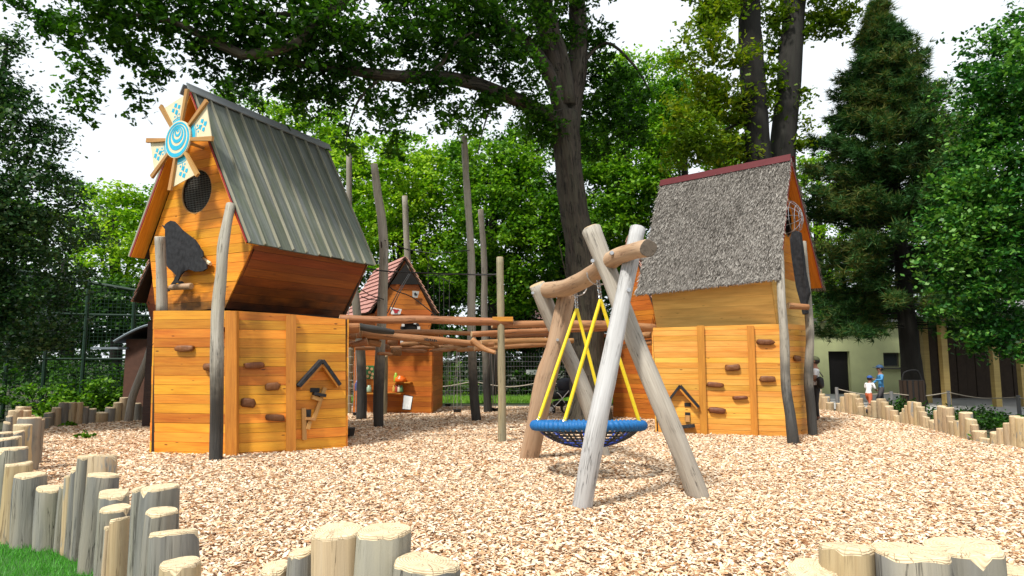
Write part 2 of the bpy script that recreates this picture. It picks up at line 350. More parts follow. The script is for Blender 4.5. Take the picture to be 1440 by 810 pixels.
# ---------------------------------------------------------------- setting: ground, chips, lawn, paths
def sheet(name, pts, z, mat, label=None):
    o = mobj(name, [(x, y, z) for x, y in pts], [list(range(len(pts)))], mat)
    if o.data.polygons[0].normal.z < 0: o.data.flip_normals()
    return tag(o, label, None, None, 'structure')
def chipbase():
    m, n, b, l = newmat('wood chip bed'); t = nd(n, 'ShaderNodeTexCoord')
    v = nd(n, 'ShaderNodeTexVoronoi', Scale=24., Randomness=1.); nzx = nd(n, 'ShaderNodeTexNoise', Scale=30., Detail=3.)
    mp = nd(n, 'ShaderNodeMapping'); mp.inputs['Scale'].default_value = (1, 1.6, 1); l.new(t.outputs['Object'], mp.inputs[0])
    l.new(mix(n, l, .12, mp.outputs[0], nzx.outputs['Color'], 'ADD'), v.inputs['Vector']); l.new(t.outputs['Object'], nzx.inputs['Vector'])
    sx = nd(n, 'ShaderNodeSeparateColor'); l.new(v.outputs['Color'], sx.inputs[0])
    r = ramp(n, [(0, (.1, .045, .018)), (.35, (.3, .15, .07)), (.7, (.5, .3, .15)), (1, (.6, .42, .26))]); l.new(sx.outputs[0], r.inputs[0])
    l.new(r.outputs[0], b.inputs['Base Color']); b.inputs['Roughness'].default_value = .9
    bp = nd(n, 'ShaderNodeBump', Strength=.9, Distance=.03); l.new(sx.outputs[1], bp.inputs['Height']); l.new(bp.outputs[0], b.inputs['Normal'])
    return m
M_CHIPBED = chipbase()
M_SOIL = plain('dark woodland soil', (.03, .024, .014), .95, noise=.5, scale=2., col2=(.03, .045, .015), bump=.5)
M_LAWN = plain('lawn base', (.03, .12, .012), .9, noise=.4, scale=12)
M_PATH = plain('pale gravel path', (.42, .41, .39), .9, noise=.18, scale=5, bump=.2)
M_GRASSBASE = plain('grass base', (.05, .13, .02), .9, noise=.4, scale=5)
g = sheet('ground', [(-450, -60), (450, -60), (450, 900), (-450, 900)], -.03, M_SOIL)
LZ = .2
LE = [G(x, y, LZ) for x, y in ((255, 930), (200, 855), (160, 822), (132, 804), (105, 790), (75, 776), (45, 766), (0, 757))]
LEDGE = [(p.x, p.y) for p in LE]+[(-6.4, 6.6), (-8.4, 8.6)]
lw = MB(); lp = [Vector((x, y, LZ)) for x, y in [(-14, -4), (-2.0, -1.0)]+LEDGE+[(-14, 10)]]; lw.add(*prism(lp, (0, 0, -.28), (1, 0, 0)))
tag(lw.build('lawn', M_LAWN), None, None, None, 'structure')
sheet('play_area_floor', [(-12.5, 17.5), (-4.4, 5.4), (-2.2, 3.35), (-1.1, 2.55), (1.0, 2.2), (2.2, 2.2), (6.5, 6), (9.6, 11.5), (10.2, 21.5), (3.5, 22.6), (-6, 22.6), (-9, 18.6)], -.012, M_CHIPBED)
sheet('path', [(-12, 22.8), (3.4, 22.9), (10.6, 21.9), (11.6, 30.6), (40, 30.6), (40, 19.0), (12.4, 19.2), (10.9, 21.2), (9, 22.2), (3.4, 22.4), (-12, 22.62)], -.004, M_PATH)
sheet('front_path', [(-2.1, 1.9), (-2.1, -4), (3, -4), (3, 2.0)], -.018, M_PATH)
sheet('grass_strip', [(-16, 24.2), (8.2, 24.3), (8.2, 27.2), (-16, 27.2)], -.01, M_GRASSBASE)

def chips(name, region, density, s0, s1, seed):
    """countless wood chips: scattered by geometry nodes over a region"""
    o = mobj(name, [(p[0], p[1], .0) for p in region], [list(range(len(region)))], M_CHIPBED)
    if o.data.polygons[0].normal.z < 0: o.data.flip_normals()
    gn = bpy.data.node_groups.new(name, 'GeometryNodeTree')
    gn.interface.new_socket('Geometry', in_out='INPUT', socket_type='NodeSocketGeometry')
    gn.interface.new_socket('Geometry', in_out='OUTPUT', socket_type='NodeSocketGeometry')
    N = gn.nodes; L = gn.links
    gi = N.new('NodeGroupInput'); go = N.new('NodeGroupOutput')
    dp = N.new('GeometryNodeDistributePointsOnFaces'); dp.inputs['Density'].default_value = density; dp.inputs['Seed'].default_value = seed
    ci = N.new('GeometryNodeCollectionInfo'); ci.inputs['Collection'].default_value = CHIPS
    ci.inputs['Separate Children'].default_value = True; ci.inputs['Reset Children'].default_value = True
    ip = N.new('GeometryNodeInstanceOnPoints'); ip.inputs['Pick Instance'].default_value = True
    rv = N.new('FunctionNodeRandomValue'); rv.data_type = 'FLOAT_VECTOR'
    rv.inputs[0].default_value = (-.5, -.5, 0); rv.inputs[1].default_value = (.5, .5, 6.283); rv.inputs['Seed'].default_value = 3
    rs = N.new('FunctionNodeRandomValue'); rs.data_type = 'FLOAT_VECTOR'; rs.inputs[0].default_value = (s0, s0, s0); rs.inputs[1].default_value = (s1, s1, s1)
    rz = N.new('FunctionNodeRandomValue'); rz.data_type = 'FLOAT_VECTOR'; rz.inputs[0].default_value = (0, 0, -.012); rz.inputs[1].default_value = (0, 0, .022); rz.inputs['Seed'].default_value = 9
    sp = N.new('GeometryNodeSetPosition')
    L.new(gi.outputs[0], dp.inputs['Mesh']); L.new(dp.outputs['Points'], sp.inputs['Geometry']); L.new(rz.outputs[0], sp.inputs['Offset'])
    L.new(sp.outputs[0], ip.inputs['Points']); L.new(ci.outputs[0], ip.inputs['Instance'])
    L.new(rv.outputs[0], ip.inputs['Rotation']); L.new(rs.outputs[0], ip.inputs['Scale']); L.new(ip.outputs[0], go.inputs[0])
    md = o.modifiers.new('scatter', 'NODES'); md.node_group = gn
    return tag(o, 'loose pale and orange wood chips covering the play area', 'wood chips', 'wood chip surfacing', 'stuff')
def chipmat():
    m, n, b, l = newmat('wood chip'); oi = nd(n, 'ShaderNodeObjectInfo')
    r = ramp(n, [(0, (.10, .045, .02)), (.06, (.28, .13, .055)), (.16, (.5, .28, .13)), (.32, (.68, .46, .28)), (.6, (.79, .62, .44)), (1, (.87, .78, .64))])
    l.new(oi.outputs['Random'], r.inputs[0]); t = nd(n, 'ShaderNodeTexCoord')
    mp = nd(n, 'ShaderNodeMapping'); mp.inputs['Scale'].default_value = (20, 220, 60); l.new(t.outputs['Object'], mp.inputs[0])
    z = nd(n, 'ShaderNodeTexNoise', Scale=1., Detail=3.); l.new(mp.outputs[0], z.inputs['Vector'])
    rr = ramp(n, [(.3, (.72, .66, .6)), (.65, (1, 1, 1))]); l.new(z.outputs['Fac'], rr.inputs[0])
    l.new(mix(n, l, 1., r.outputs[0], rr.outputs[0], 'MULTIPLY'), b.inputs['Base Color']); b.inputs['Roughness'].default_value = .8
    return m
CHIPS = bpy.data.collections.new('chip shapes')
M_CHIP = chipmat()
for k in range(6):
    a = .036*(.7+.12*k); c = .012+.0022*(k % 3); h = .004+.0015*(k % 2); q = .25*(k % 3)
    pts = [(-a, -c*(1-q), 0), (-a*.2, -c*1.15, .004), (a*(1-q*.5), -c*.6, 0), (a, c*.4, -.001), (a*.1, c, .005), (-a*.85, c*.8, 0)]
    v, f, uv = prism(pts, (0, 0, h), (1, 0, 0))
    me = bpy.data.meshes.new('chip'); me.from_pydata(v, [], f); me.materials.append(M_CHIP)
    CHIPS.objects.link(bpy.data.objects.new('chip', me))
chips('wood_chips', [(-4.4, 5.7), (-3.1, 4.3), (-2.2, 3.45), (-1.1, 2.65), (1.0, 2.35), (2.0, 2.3), (4.6, 4.4), (6.8, 6.6), (8.2, 9.0), (-6.5, 9.0)], 2300, .3, 1.05, 1)
chips('wood_chips', [(-6.5, 9.0), (8.2, 9.0), (9.5, 12.0), (9.6, 14.5), (-10.2, 14.5)], 1250, .45, 1.25, 2)
chips('wood_chips', [(-10.2, 14.5), (9.6, 14.5), (9.9, 21.2), (3.5, 22.3), (-6, 22.3), (-8.5, 18.6), (-11.8, 17.3)], 600, .6, 1.6, 3)

M_BLADE = leafmat('lawn blade', (.035, .2, .015), (.09, .36, .03), .25, .5)
M_BLADE2 = leafmat('wild grass blade', (.09, .22, .02), (.2, .38, .04), .3, .6)
def blades(name, poly, n, h, wd, mat, label, seed=1, z=0.):
    rg = np.random.default_rng(seed); P2 = np.array(poly); mn = P2.min(0); mxx = P2.max(0)
    pts = rg.uniform(mn, mxx, (n*3, 2)); ins = np.zeros(len(pts), bool); j = len(P2)-1
    for i in range(len(P2)):
        xi, yi = P2[i]; xj, yj = P2[j]
        c = ((yi > pts[:, 1]) != (yj > pts[:, 1])) & (pts[:, 0] < (xj-xi)*(pts[:, 1]-yi)/(yj-yi+1e-12)+xi); ins ^= c; j = i
    pts = pts[ins][:n]; n = len(pts); a = rg.uniform(0, 6.283, n); hh = h*rg.uniform(.6, 1.3, n); ln = rg.normal(0, .45, (n, 2))*hh[:, None]
    d = np.stack([np.cos(a), np.sin(a)], 1)*wd
    v = np.zeros((n, 3, 3)); v[:, 0, :2] = pts-d; v[:, 1, :2] = pts+d; v[:, 2, :2] = pts+ln; v[:, 2, 2] = hh+z; v[:, :2, 2] = z-.01
    npmesh(name, v.reshape(-1, 3), np.arange(n*3).reshape(-1, 3), mat, label, 'grass')
def npmesh(name, v, f, mat, label=None, cat=None, parent=None, kind='stuff', me_only=False):
    me = bpy.data.meshes.new(name); k = f.shape[1]
    me.vertices.add(len(v)); me.vertices.foreach_set('co', v.astype(np.float32).ravel())
    me.loops.add(f.size); me.loops.foreach_set('vertex_index', f.astype(np.int32).ravel())
    me.polygons.add(len(f)); me.polygons.foreach_set('loop_start', np.arange(0, f.size, k, dtype=np.int32)); me.polygons.foreach_set('loop_total', np.full(len(f), k, np.int32))
    me.update(calc_edges=True); me.materials.append(mat)
    if me_only: return me
    o = bpy.data.objects.new(name, me); place(o, parent, WM[parent.name].copy() if parent else Matrix())
    return tag(o, label, cat, None, kind)
blades('lawn_grass', [(-8, 2.0), (-2.2, 1.5)]+LEDGE+[(-9, 8)], 110000, .04, .003, M_BLADE, 'short vivid green artificial looking lawn beside the palisade', 1, LZ)
blades('wild_grass', [(-16, 24.3), (8.2, 24.4), (8.2, 27.2), (-16, 27.2)], 30000, .17, .012, M_BLADE2, 'bright green grass strip along the far wire fence')

# ---------------------------------------------------------------- palisade posts
M_POSTS = [wood('palisade grey bark side', (.235, .23, .215), (.12, .12, .115), (.10, .09, .08), .25, .8, .22, grain=(26, 1.4), bump=.6, blotch=.75, gcol=(.33, .29, .21), cracks=.9, patch=((.40, .31, .19), .68)),
           wood('palisade tan side', (.50, .37, .21), (.34, .23, .12), (.2, .11, .05), .4, .75, .18, grain=(30, 1.4), bump=.4, blotch=.5, gcol=(.36, .31, .24), cracks=.8, patch=((.27, .26, .23), .6))]
M_TOPS = endgrain('palisade sawn top', (.70, .57, .38), (.56, .42, .25), (.16, .10, .055))
POSTMESH = {}; UP3 = Vector((0, 0, 1))
def tilt_z(a, b): return Vector((0, 0, (a.z-b.z)-.045))
def postmesh(k, tan, hi=False):
    key = (k, tan, hi)
    if key in POSTMESH: return POSTMESH[key]
    rr = random.Random(k*13+5); L = 1.5
    S = 20 if hi else 14; n = 10
    path = [Vector((math.sin(i/n*2.1+k)*.018, math.cos(i/n*1.7+k*2)*.018, -L+L*i/n)) for i in range(n+1)]
    sh = path[-1].copy(); path = [p-Vector((sh.x, sh.y, 0)) for p in path]
    tilt = Vector((rr.uniform(-.1, .1), rr.uniform(-.14, .02), 0))
    path = path[:-1]+[Vector(path[-1])-UP3*.045, path[-1]]; n += 1
    v, f, uv, m = tube(path, [.108]*(n-1)+[.104, .1], S, .11, True, k*3.3, .05, 1, .045, tilt)
    for q in range(S):                     # ragged edge where the saw cut meets the bark
        v[(n-1)*S+q] = v[(n-1)*S+q]+tilt_z(v[n*S+q], v[(n-1)*S+q])+UP3*(.036-.012*abs(mnoise.noise(Vector((math.cos(6.283*q/S)*3+k*5.3, math.sin(6.283*q/S)*3, k*1.7))))*2-(.035 if rr.random() < .025 else 0))
        m[(n-1)*S+q] = 1; q2 = (q+1) % S; a1, a2 = 6.283*q/S, 6.283*(q+1)/S; uv[(n-1)*S+q] = [(math.cos(a)*r_, math.sin(a)*r_) for a, r_ in ((a1, .125), (a2, .125), (a2, .105), (a1, .105))]
    me = bpy.data.meshes.new('palisade_post'); me.from_pydata(v, [], f)
    me.materials.append(M_POSTS[1 if tan else 0]); me.materials.append(M_TOPS)
    ul = me.uv_layers.new(name='UVMap'); ul.data.foreach_set('uv', [c for q in uv for t in q for c in t])
    me.polygons.foreach_set('material_index', m); me.polygons.foreach_set('use_smooth', [i < n*S for i in range(len(f))]); me.update()
    POSTMESH[key] = me; return me
def post(px, top, wpx, D, tan, label, group, lean=0, hi=False):
    p = P(px, top, D); dia = wpx*D/920
    o = bpy.data.objects.new('palisade_post', postmesh(rng.randrange(7), tan, hi))
    s = dia/.2
    M = Matrix.Translation(p) @ Matrix.Rotation(lean, 4, 'Y') @ Matrix.Rotation(rng.uniform(0, 6.28), 4, 'Z') @ Matrix.Diagonal((s, s, 1, 1))
    place(o, None, M); tag(o, label, 'wooden post', group); return o
ORD = ['first', 'second', 'third', 'fourth', 'fifth', 'sixth', 'seventh', 'eighth', 'ninth', 'tenth', 'eleventh', 'twelfth', 'thirteenth', 'fourteenth', 'fifteenth', 'sixteenth', 'seventeenth', 'eighteenth', 'nineteenth', 'twentieth', 'twenty-first', 'twenty-second', 'twenty-third']
GF = 'palisade posts bordering the lawn'
front = [(2, 617, 40, 6.3, 0, 'grey post with pale top at left photo edge, behind the tall row by the lawn'),
 (23, 614, 13, 6.5, 1, 'narrow tan post beside the far left cluster of palisade posts'),
 (17, 630, 36, 5.3, 0, 'wide dark grey post, leftmost tall one standing on the lawn edge'),
 (27, 651, 31, 5.25, 1, 'bright tan peeled post second from left along the lawn edge'),
 (43, 667, 38, 5.15, 0, 'wide grey post with pale chip at its rim, third from left along lawn'),
 (58, 683, 30, 5.2, 0, 'grey post hidden behind the bulging post on the lawn edge'),
 (70, 686, 31, 5.05, 0, 'bulging grey brown post standing on the lawn edge, lowest of the first dip'),
 (83, 690, 14, 5.1, 0, 'slim grey post just right of the bulging post'),
 (91, 682, 13, 5.0, 0, 'slim pale grey post, second right of the bulging post'),
 (99, 669, 13, 4.95, 1, 'slim cream coloured post on the rising part of the lawn palisade'),
 (108, 658, 15, 4.9, 0, 'slim silver post left of the tall greenish post'),
 (119, 642, 17, 4.8, 0, 'tall slim greenish grey post, left of the broad tan topped post'),
 (145, 640, 36, 4.85, 1, 'broad tan post rising highest behind the row by the lawn'),
 (146, 667, 39, 4.55, 0, 'broad silver grey post in front of the tall tan post'),
 (160, 693, 38, 4.4, 0, 'grey post with light peeled patch below its top, mid slope'),
 (163, 714, 36, 4.2, 0, 'dark grey post with tan rim, one step above the slim tan post'),
 (170, 729, 26, 4.05, 1, 'slim tan post in the second dip of the lawn palisade'),
 (153, 741, 11, 4.1, 1, 'thinnest cream post squeezed left of the slim tan post'),
 (196, 686, 18, 3.95, 0, 'tall narrow grey post left of the broad dark topped one'),
 (226, 684, 46, 3.85, 0, 'broad tall dark grey post with bleached top near the bottom left'),
 (228, 718, 41, 3.6, 0, 'grey post with knot, in front of the broad tall dark one'),
 (246, 747, 56, 3.3, 0, 'thick post with large pale oval top near the bottom left'),
 (254, 790, 52, 3.05, 1, 'lowest thick post cut by the frame at bottom left of the chips')]
for i, (px, top, wp, D, tan, lb) in enumerate(front):
    post(px, top, wp, D, tan, lb, GF, rng.uniform(-.02, .02), True)
GB = 'palisade posts at the bottom edge'
for px, top, wp, D, tan, lb in [(388, 796, 38, 2.85, 1, 'barely visible tan post top at bottom edge, leftmost of the middle group'),
 (426, 774, 40, 2.8, 0, 'narrow grey post with pale rim, left of the two tall bottom middle posts'),
 (475, 745, 66, 2.7, 1, 'left of the two tall posts at bottom middle, tan side'),
 (540, 745, 70, 2.62, 0, 'right of the two tall posts at bottom middle, grey bark side'),
 (597, 789, 80, 2.5, 0, 'low wide post with ragged cream top, rightmost of the bottom middle group'),
 (1143, 800, 64, 2.35, 1, 'low tan post top, leftmost of the bottom right group'),
 (1192, 768, 66, 2.35, 1, 'tan peeled post with chamfered rim in the bottom right group'),
 (1279, 774, 88, 2.3, 0, 'broad grey bark post in the middle of the bottom right group'),
 (1354, 768, 88, 2.36, 0, 'broad grey post with near white top, right of the bottom right group'),
 (1422, 801, 60, 2.45, 1, 'low tan post cut by the bottom right corner')]:
    post(px, top, wp, D, tan, lb, GB, rng.uniform(-.015, .015), True)
GL = 'palisade posts in the far left cluster'
for px, top, wp, D, tan, lb in [(7, 608, 18, 8.2, 0, 'short dark post at the left photo edge behind the lawn row'),
 (24, 607, 18, 8.6, 0, 'grey short post at the foot of the far left cluster'),
 (33, 597, 20, 8.8, 1, 'bright tan post in front of the dark pair in the far left cluster'),
 (42, 587, 26, 9.6, 0, 'broad dark post in the far left cluster'),
 (55, 590, 12, 10.2, 0, 'dark narrow post right of the broad dark one in the far left cluster'),
 (10, 594, 9, 9.5, 0, 'small grey post on outer side of far left cluster'),
 (14, 585, 8, 10, 0, 'slim grey post rising on the outer side of far left cluster'),
 (22, 577, 16, 10.6, 1, 'tall cream post in the far left cluster'),
 (33, 577, 17, 11.2, 1, 'second cream post in the far left cluster, behind the broad dark one'),
 (33, 572, 17, 12.4, 1, 'highest cream post at the back of the far left cluster'),
 (40, 584, 14, 11.6, 1, 'low cream post between the back and the broad dark post, far left')]:
    post(px, top, wp, D, tan, lb, GL)
GK = 'palisade posts along the back left edge'
for i, (px, top) in enumerate([(65, 587), (70, 580), (80, 573), (90, 566), (101, 566), (111, 566), (119, 572), (129, 575), (143, 580), (155, 573), (166, 566), (175, 559), (193, 567), (201, 571), (212, 573)]):
    post(px, top, 11 if i != 8 else 17, lerp(15.6, 17.6, i/14), i % 3 == 2 or i in (4, 10), f'{ORD[i]} post from the left in the low back row between shrubs and left tower', GK)
GR = 'palisade posts along the right edge'
rx = [(1150, 548), (1155, 554), (1161, 558), (1167, 566), (1181, 567), (1187, 558), (1192, 553), (1198, 553), (1204, 555), (1208, 560), (1209, 567), (1211, 571), (1221, 573), (1225, 571), (1230, 564), (1239, 561), (1244, 565), (1250, 571), (1257, 577), (1261, 584), (1270, 580), (1274, 575), (1277, 570), (1283, 565), (1290, 566), (1295, 572), (1298, 579), (1302, 586), (1312, 591), (1318, 577), (1324, 571), (1333, 573), (1337, 585), (1340, 593), (1347, 592), (1358, 580), (1365, 589), (1370, 597), (1377, 606), (1386, 616), (1400, 608), (1409, 602), (1418, 595), (1427, 585), (1436, 587)]
GRW = {1239: 12, 1283: 12, 1324: 11, 1333: 14, 1358: 15, 1365: 15, 1377: 16, 1386: 16, 1400: 13, 1409: 12, 1418: 13, 1427: 13, 1436: 14}
for i, (px, top) in enumerate(rx):
    by = float(np.interp(px, [1150, 1221, 1275, 1333, 1380, 1440], [576, 583, 596, 611, 623, 631])); D = G(px, by).y
    if i < 23: lb = f'{ORD[i]} pale post right of the thatched tower in the right palisade'
    else: lb = f'{ORD[44-i]} pale post in from the right photo edge in the right palisade'
    post(px, top, GRW.get(px, 10), D, 1, lb, GR)

# ---------------------------------------------------------------- building helpers
def poly_lr(poly, y):
    xs = []
    for i in range(len(poly)):
        (x0, y0), (x1, y1) = poly[i], poly[(i+1) % len(poly)]
        if (y0 <= y < y1) or (y1 <= y < y0): xs.append(x0+(x1-x0)*(y-y0)/(y1-y0))
    return (min(xs), max(xs)) if len(xs) >= 2 else None
def plank_wall(parent, pts, inward, h, mat, hole=None, t=.03, gap=.005, name='plank', wall='wall', back=M_DARKBACK, backt=.05, jit=.004, z0=None):
    """a wall: dark backing board with one object per horizontal plank. pts: world polygon, vertical-ish plane; inward: vector into the house"""
    pts = [Vector(p) for p in pts]
    n = Vector((0, 0, 0))
    for i in range(len(pts)): n += (pts[i]-pts[0]).cross(pts[(i+1) % len(pts)]-pts[0])
    n.normalize()
    if n.dot(inward) > 0: n = -n                      # outward normal
    up = Vector((0, 0, 1)); ey = (up-n*up.dot(n)).normalized(); ex = ey.cross(n); o = pts[0].copy()
    pl = [((p-o).dot(ex), (p-o).dot(ey)) for p in pts]
    W3 = lambda x, y, z=0.: o+ex*x+ey*y+n*z
    if hole:
        hc = ((hole[0]-o).dot(ex), (hole[0]-o).dot(ey)); hr = hole[1]
    b = MB()
    if hole:      # backing as a fan round the hole
        K = 28; ring = [(hc[0]+hr*math.cos(2*math.pi*k/K), hc[1]+hr*math.sin(2*math.pi*k/K)) for k in range(K)]
        def cast(a):
            d = (math.cos(a), math.sin(a)); best = 9e9
            for i in range(len(pl)):
                (x0, y0), (x1, y1) = pl[i], pl[(i+1) % len(pl)]; ex_, ey_ = x1-x0, y1-y0
                den = d[0]*ey_-d[1]*ex_
                if abs(den) < 1e-9: continue
                tt = ((x0-hc[0])*ey_-(y0-hc[1])*ex_)/den; ss = ((x0-hc[0])*d[1]-(y0-hc[1])*d[0])/den
                if tt > 0 and -1e-6 <= ss <= 1+1e-6: best = min(best, tt)
            return (hc[0]+d[0]*best, hc[1]+d[1]*best)
        for k in range(K):
            a0, a1 = 2*math.pi*k/K, 2*math.pi*(k+1)/K; q = [ring[k], cast(a0), cast(a1), ring[(k+1) % K]]
            b.add([W3(*c) for c in q]+[W3(c[0], c[1], -backt) for c in q], [[0, 1, 2, 3], [7, 6, 5, 4], [0, 3, 7, 4]])
    else:
        v, f, uv = prism([W3(*c) for c in pl], -n*backt, ex); b.add(v, f, uv)
    wo = b.build(wall, back, parent)
    ys = [c[1] for c in pl]; y0, y1 = min(ys), max(ys); rows = max(1, round((y1-y0)/h)); hh = (y1-y0)/rows
    for r in range(rows):
        a, c = y0+r*hh+gap/2, y0+(r+1)*hh-gap/2
        samp = [a, c]+[p[1] for p in pl if a < p[1] < c]
        if hole and a < hc[1]+hr and c > hc[1]-hr: samp += [a+(c-a)*k/5 for k in range(1, 5)]
        samp = sorted(set(samp)); L = []; Rr = []
        for y in samp:
            q = poly_lr(pl, min(max(y, y0+1e-4), y1-1e-4))
            if q: L.append((q[0], y)); Rr.append((q[1], y))
        if len(L) < 2: continue
        pieces = [L+Rr[::-1]]
        if hole and a < hc[1]+hr and c > hc[1]-hr:
            e = [math.sqrt(max(0, hr*hr-(y-hc[1])**2)) for (_, y) in L]
            pieces = [L+[(hc[0]-e[i]-.001, L[i][1]) for i in range(len(L)-1, -1, -1)], [(hc[0]+e[i]+.001, L[i][1]) for i in range(len(L))]+Rr[::-1]]
        jz = rng.uniform(-jit, jit)
        for pc in pieces:
            v, f, uv = prism([W3(x, y, .002) for x, y in pc], n*(t+jz), ex)
            mobj(name, v, f, mat, wo, uv=uv)
    return wo, W3, n, ex, ey
def hold(parent, px, py, wpx, hpx, p0, n, seed=0):
    c = onplane(px, py, p0, n); D = c.y; sx = wpx/2*D/920; sy = hpx/2*D/920
    exx = Vector((0, 0, 1)).cross(n).normalized(); fx = max(.5, abs(exx.x))
    a = rng.uniform(-.12, .12); u = (exx*math.cos(a)+Vector((0, 0, math.sin(a))))*sx/fx; v_ = (Vector((0, 0, math.cos(a)))-exx*math.sin(a))*sy
    v, f = blobmesh(c+n*.035, u, v_, n*.045, seed, .55, .12)
    mobj('climbing_hold', v, f, M_HOLD, parent, smooth=True, uv=[[(v[j].x+v[j].y, v[j].z) for j in q] for q in f])
def batten(parent, b0, b1, t0, t1, n, mat, name='batten', t=.06):
    """vertical post board given by bottom left/right and top left/right points, proud along n"""
    slab(name, [b0, b1, t1, t0], n*t, t0-b0, mat, parent)
def disc_pts(c, ex, ez, r, K=32, a0=0): return [c+ex*(r*math.cos(a0+2*math.pi*k/K))+ez*(r*math.sin(a0+2*math.pi*k/K)) for k in range(K)]
def roof_pts(efr, efl, ebr, rf, rb):
    return dict(efr=efr, efl=efl, ebr=ebr, ebl=efl+(ebr-efr), rf=rf, rb=rb)
def unit(v): return v.normalized()
UP = Vector((0, 0, 1))

# ================================================================ left tower (board roof)
base = G(352, 642); base.z = 0
LT = empty('climbing_tower', base, 'orange wooden climbing tower with grey board roof, windmill wheel and black bird on the left', 'play tower')
A = P(218, 437, 11.45); B = P(325, 437, 11.2); Cc = P(408, 442, 11.55); E = P(485, 449, 12.1)
def foot(px, py, top, z=-.12): d = ray(px, py); q = EY+d*(top.y/d.y); q2 = top+(q-top)*((z-top.z)/(q.z-top.z)); return q2
A0 = foot(219, 637, A); B0 = foot(323, 637, B); C0 = foot(404, 634, Cc); E0 = foot(486, 628, E)
H1 = E+Vector((-.95, 2.5, 0)); H2 = A+Vector((.2, 2.9, 0)); H10 = Vector((H1.x, H1.y, -.12)); H20 = Vector((H2.x, H2.y, -.12))
wl = []
for (b0, b1, t1, t0) in ((A0, B0, B, A), (B0, C0, Cc, B), (C0, E0, E, Cc)):
    inward = Vector((.2, 1, 0)); wo, W3, n, ex, ey = plank_wall(LT, [b0, b1, t1, t0], inward, .163, M_ORANGE); wl.append((wo, n, b0))
for (b0, b1, t1, t0) in ((E0, H10, H1, E), (H10, H20, H2, H1), (H20, A0, A, H2)):
    ctr = (A0+H10)/2; mid = (b0+b1)/2; inward = ctr-mid; inward.z = 0
    plank_wall(LT, [b0, b1, t1, t0], inward, .33, M_ORANGE)
slab('platform', [lerp(p, (A+H1)/2, .02)-UP*.02 for p in (A, B, Cc, E, H1, H2)], Vector((0, 0, -.06)), (1, 0, 0), M_DARKBACK, LT)
def vb(parent, pxl, pxr, pyt, pyb, p0, n, mat, t=.07, top=None):
    q = [onplane(x, y, p0+n*.03, n) for x, y in ((pxl, pyb), (pxr, pyb), (pxr, pyt), (pxl, pyt))]
    q[0] += (q[0]-q[3])*.06; q[1] += (q[1]-q[2])*.06
    slab('batten', q, n*t, q[3]-q[0], mat, parent)
vb(LT, 320, 336, 438, 637, B0, wl[0][1], M_BATTEN); vb(LT, 402, 416, 443, 634, C0, wl[1][1], M_BATTEN)
for px, py, ww, hh_, k in ((261, 490, 29, 9, 0), (297, 516, 18, 10, 0), (357, 514, 24, 9, 1), (383, 543, 19, 11, 1), (349, 566, 18, 13, 1), (387, 587, 24, 10, 1), (310, 463, 16, 9, 0)):
    hold(LT, px, py, ww, hh_, wl[k][2]+wl[k][1]*.03, wl[k][1], px)
# little house relief on the right face
n = wl[2][1]; p0 = wl[2][2]+n*.035
def relief(name, a, b, wpx, depth, mat, parent, n, p0, off=0.):
    """board between two pixels on the wall plane, wpx wide"""
    qa = onplane(a[0], a[1], p0, n); qb = onplane(b[0], b[1], p0, n); d = unit(qb-qa); s = n.cross(d)*(wpx/2*qa.y/920)
    q = [qa-s+n*off, qa+s+n*off, qb+s+n*off, qb-s+n*off]
    return slab(name, q, n*depth, d, mat, parent)
hr = relief('relief_roof', (417, 543), (449.5, 507), 4.5, .2, M_BLACKWOOD, LT, n, p0)
relief('relief_roof', (450, 507), (474, 541), 4.5, .2, M_BLACKWOOD, LT, n, p0)
relief('relief_board', (419, 546), (449.5, 513), 3, .17, M_BATTEN, LT, n, p0, .002); relief('relief_board', (450, 513), (472, 544), 3, .17, M_BATTEN, LT, n, p0, .003)
relief('relief_window', (436, 548.5), (449, 548.5), 6, .02, M_BLACK, LT, n, p0); relief('relief_window', (428, 581), (437, 581), 10, .02, M_BLACK, LT, n, p0)
for a, b, wd, dp, mt in (((456, 545), (440, 590), 5, .06, M_TRIMWOOD), ((439, 553), (455, 556), 4, .16, M_BLACKWOOD), ((437, 558), (449, 562), 5, .12, M_TRIMWOOD), ((426, 574), (427, 618), 5, .08, M_TRIMWOOD), ((428, 588), (441, 589), 3.5, .12, M_TRIMWOOD), ((434, 592), (431, 603), 5, .1, M_TRIMWOOD)):
    relief('relief_board', a, b, wd, dp, mt, LT, n, p0, .004)

# upper body
rf = roof_pts(P(348, 340, 11.0), P(183, 360, 12.5), P(525, 373, 13.7), P(268, 127, 11.75), P(456, 207, 14.7))
g = unit((rf['efr']-rf['efl'])*Vector((1, 1, 0))); s = Vector((-g.y, g.x, 0))
IN = .26
tfr = rf['efr']+s*IN-g*.10+UP*.05; tfl = rf['efl']+s*IN+g*.24+UP*.14; pk = rf['rf']+s*IN-UP*.09
bfr = onplane(318, 433, tfr, s); bfl = onplane(221, 441, tfr, s)
tbr = rf['ebr']-s*.12-g*.1+UP*.05; bbr = onplane(483, 449, tbr, s); tbl = rf['ebl']-s*.12+g*.24+UP*.1; bbl = bfl+(bbr-bfr)
hc = onplane(279, 270, tfr, s)
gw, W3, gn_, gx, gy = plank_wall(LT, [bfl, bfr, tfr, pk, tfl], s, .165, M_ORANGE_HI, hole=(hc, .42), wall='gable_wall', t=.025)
ctr = (tfl+tbr)/2
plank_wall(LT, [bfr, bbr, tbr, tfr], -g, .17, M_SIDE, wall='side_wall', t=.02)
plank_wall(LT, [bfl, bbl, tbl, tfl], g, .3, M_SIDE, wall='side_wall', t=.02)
plank_wall(LT, [bbl, bbr, tbr, rf['rb']-s*.12-UP*.09, tbl], -s, .3, M_SIDE, wall='rear_gable', t=.02)
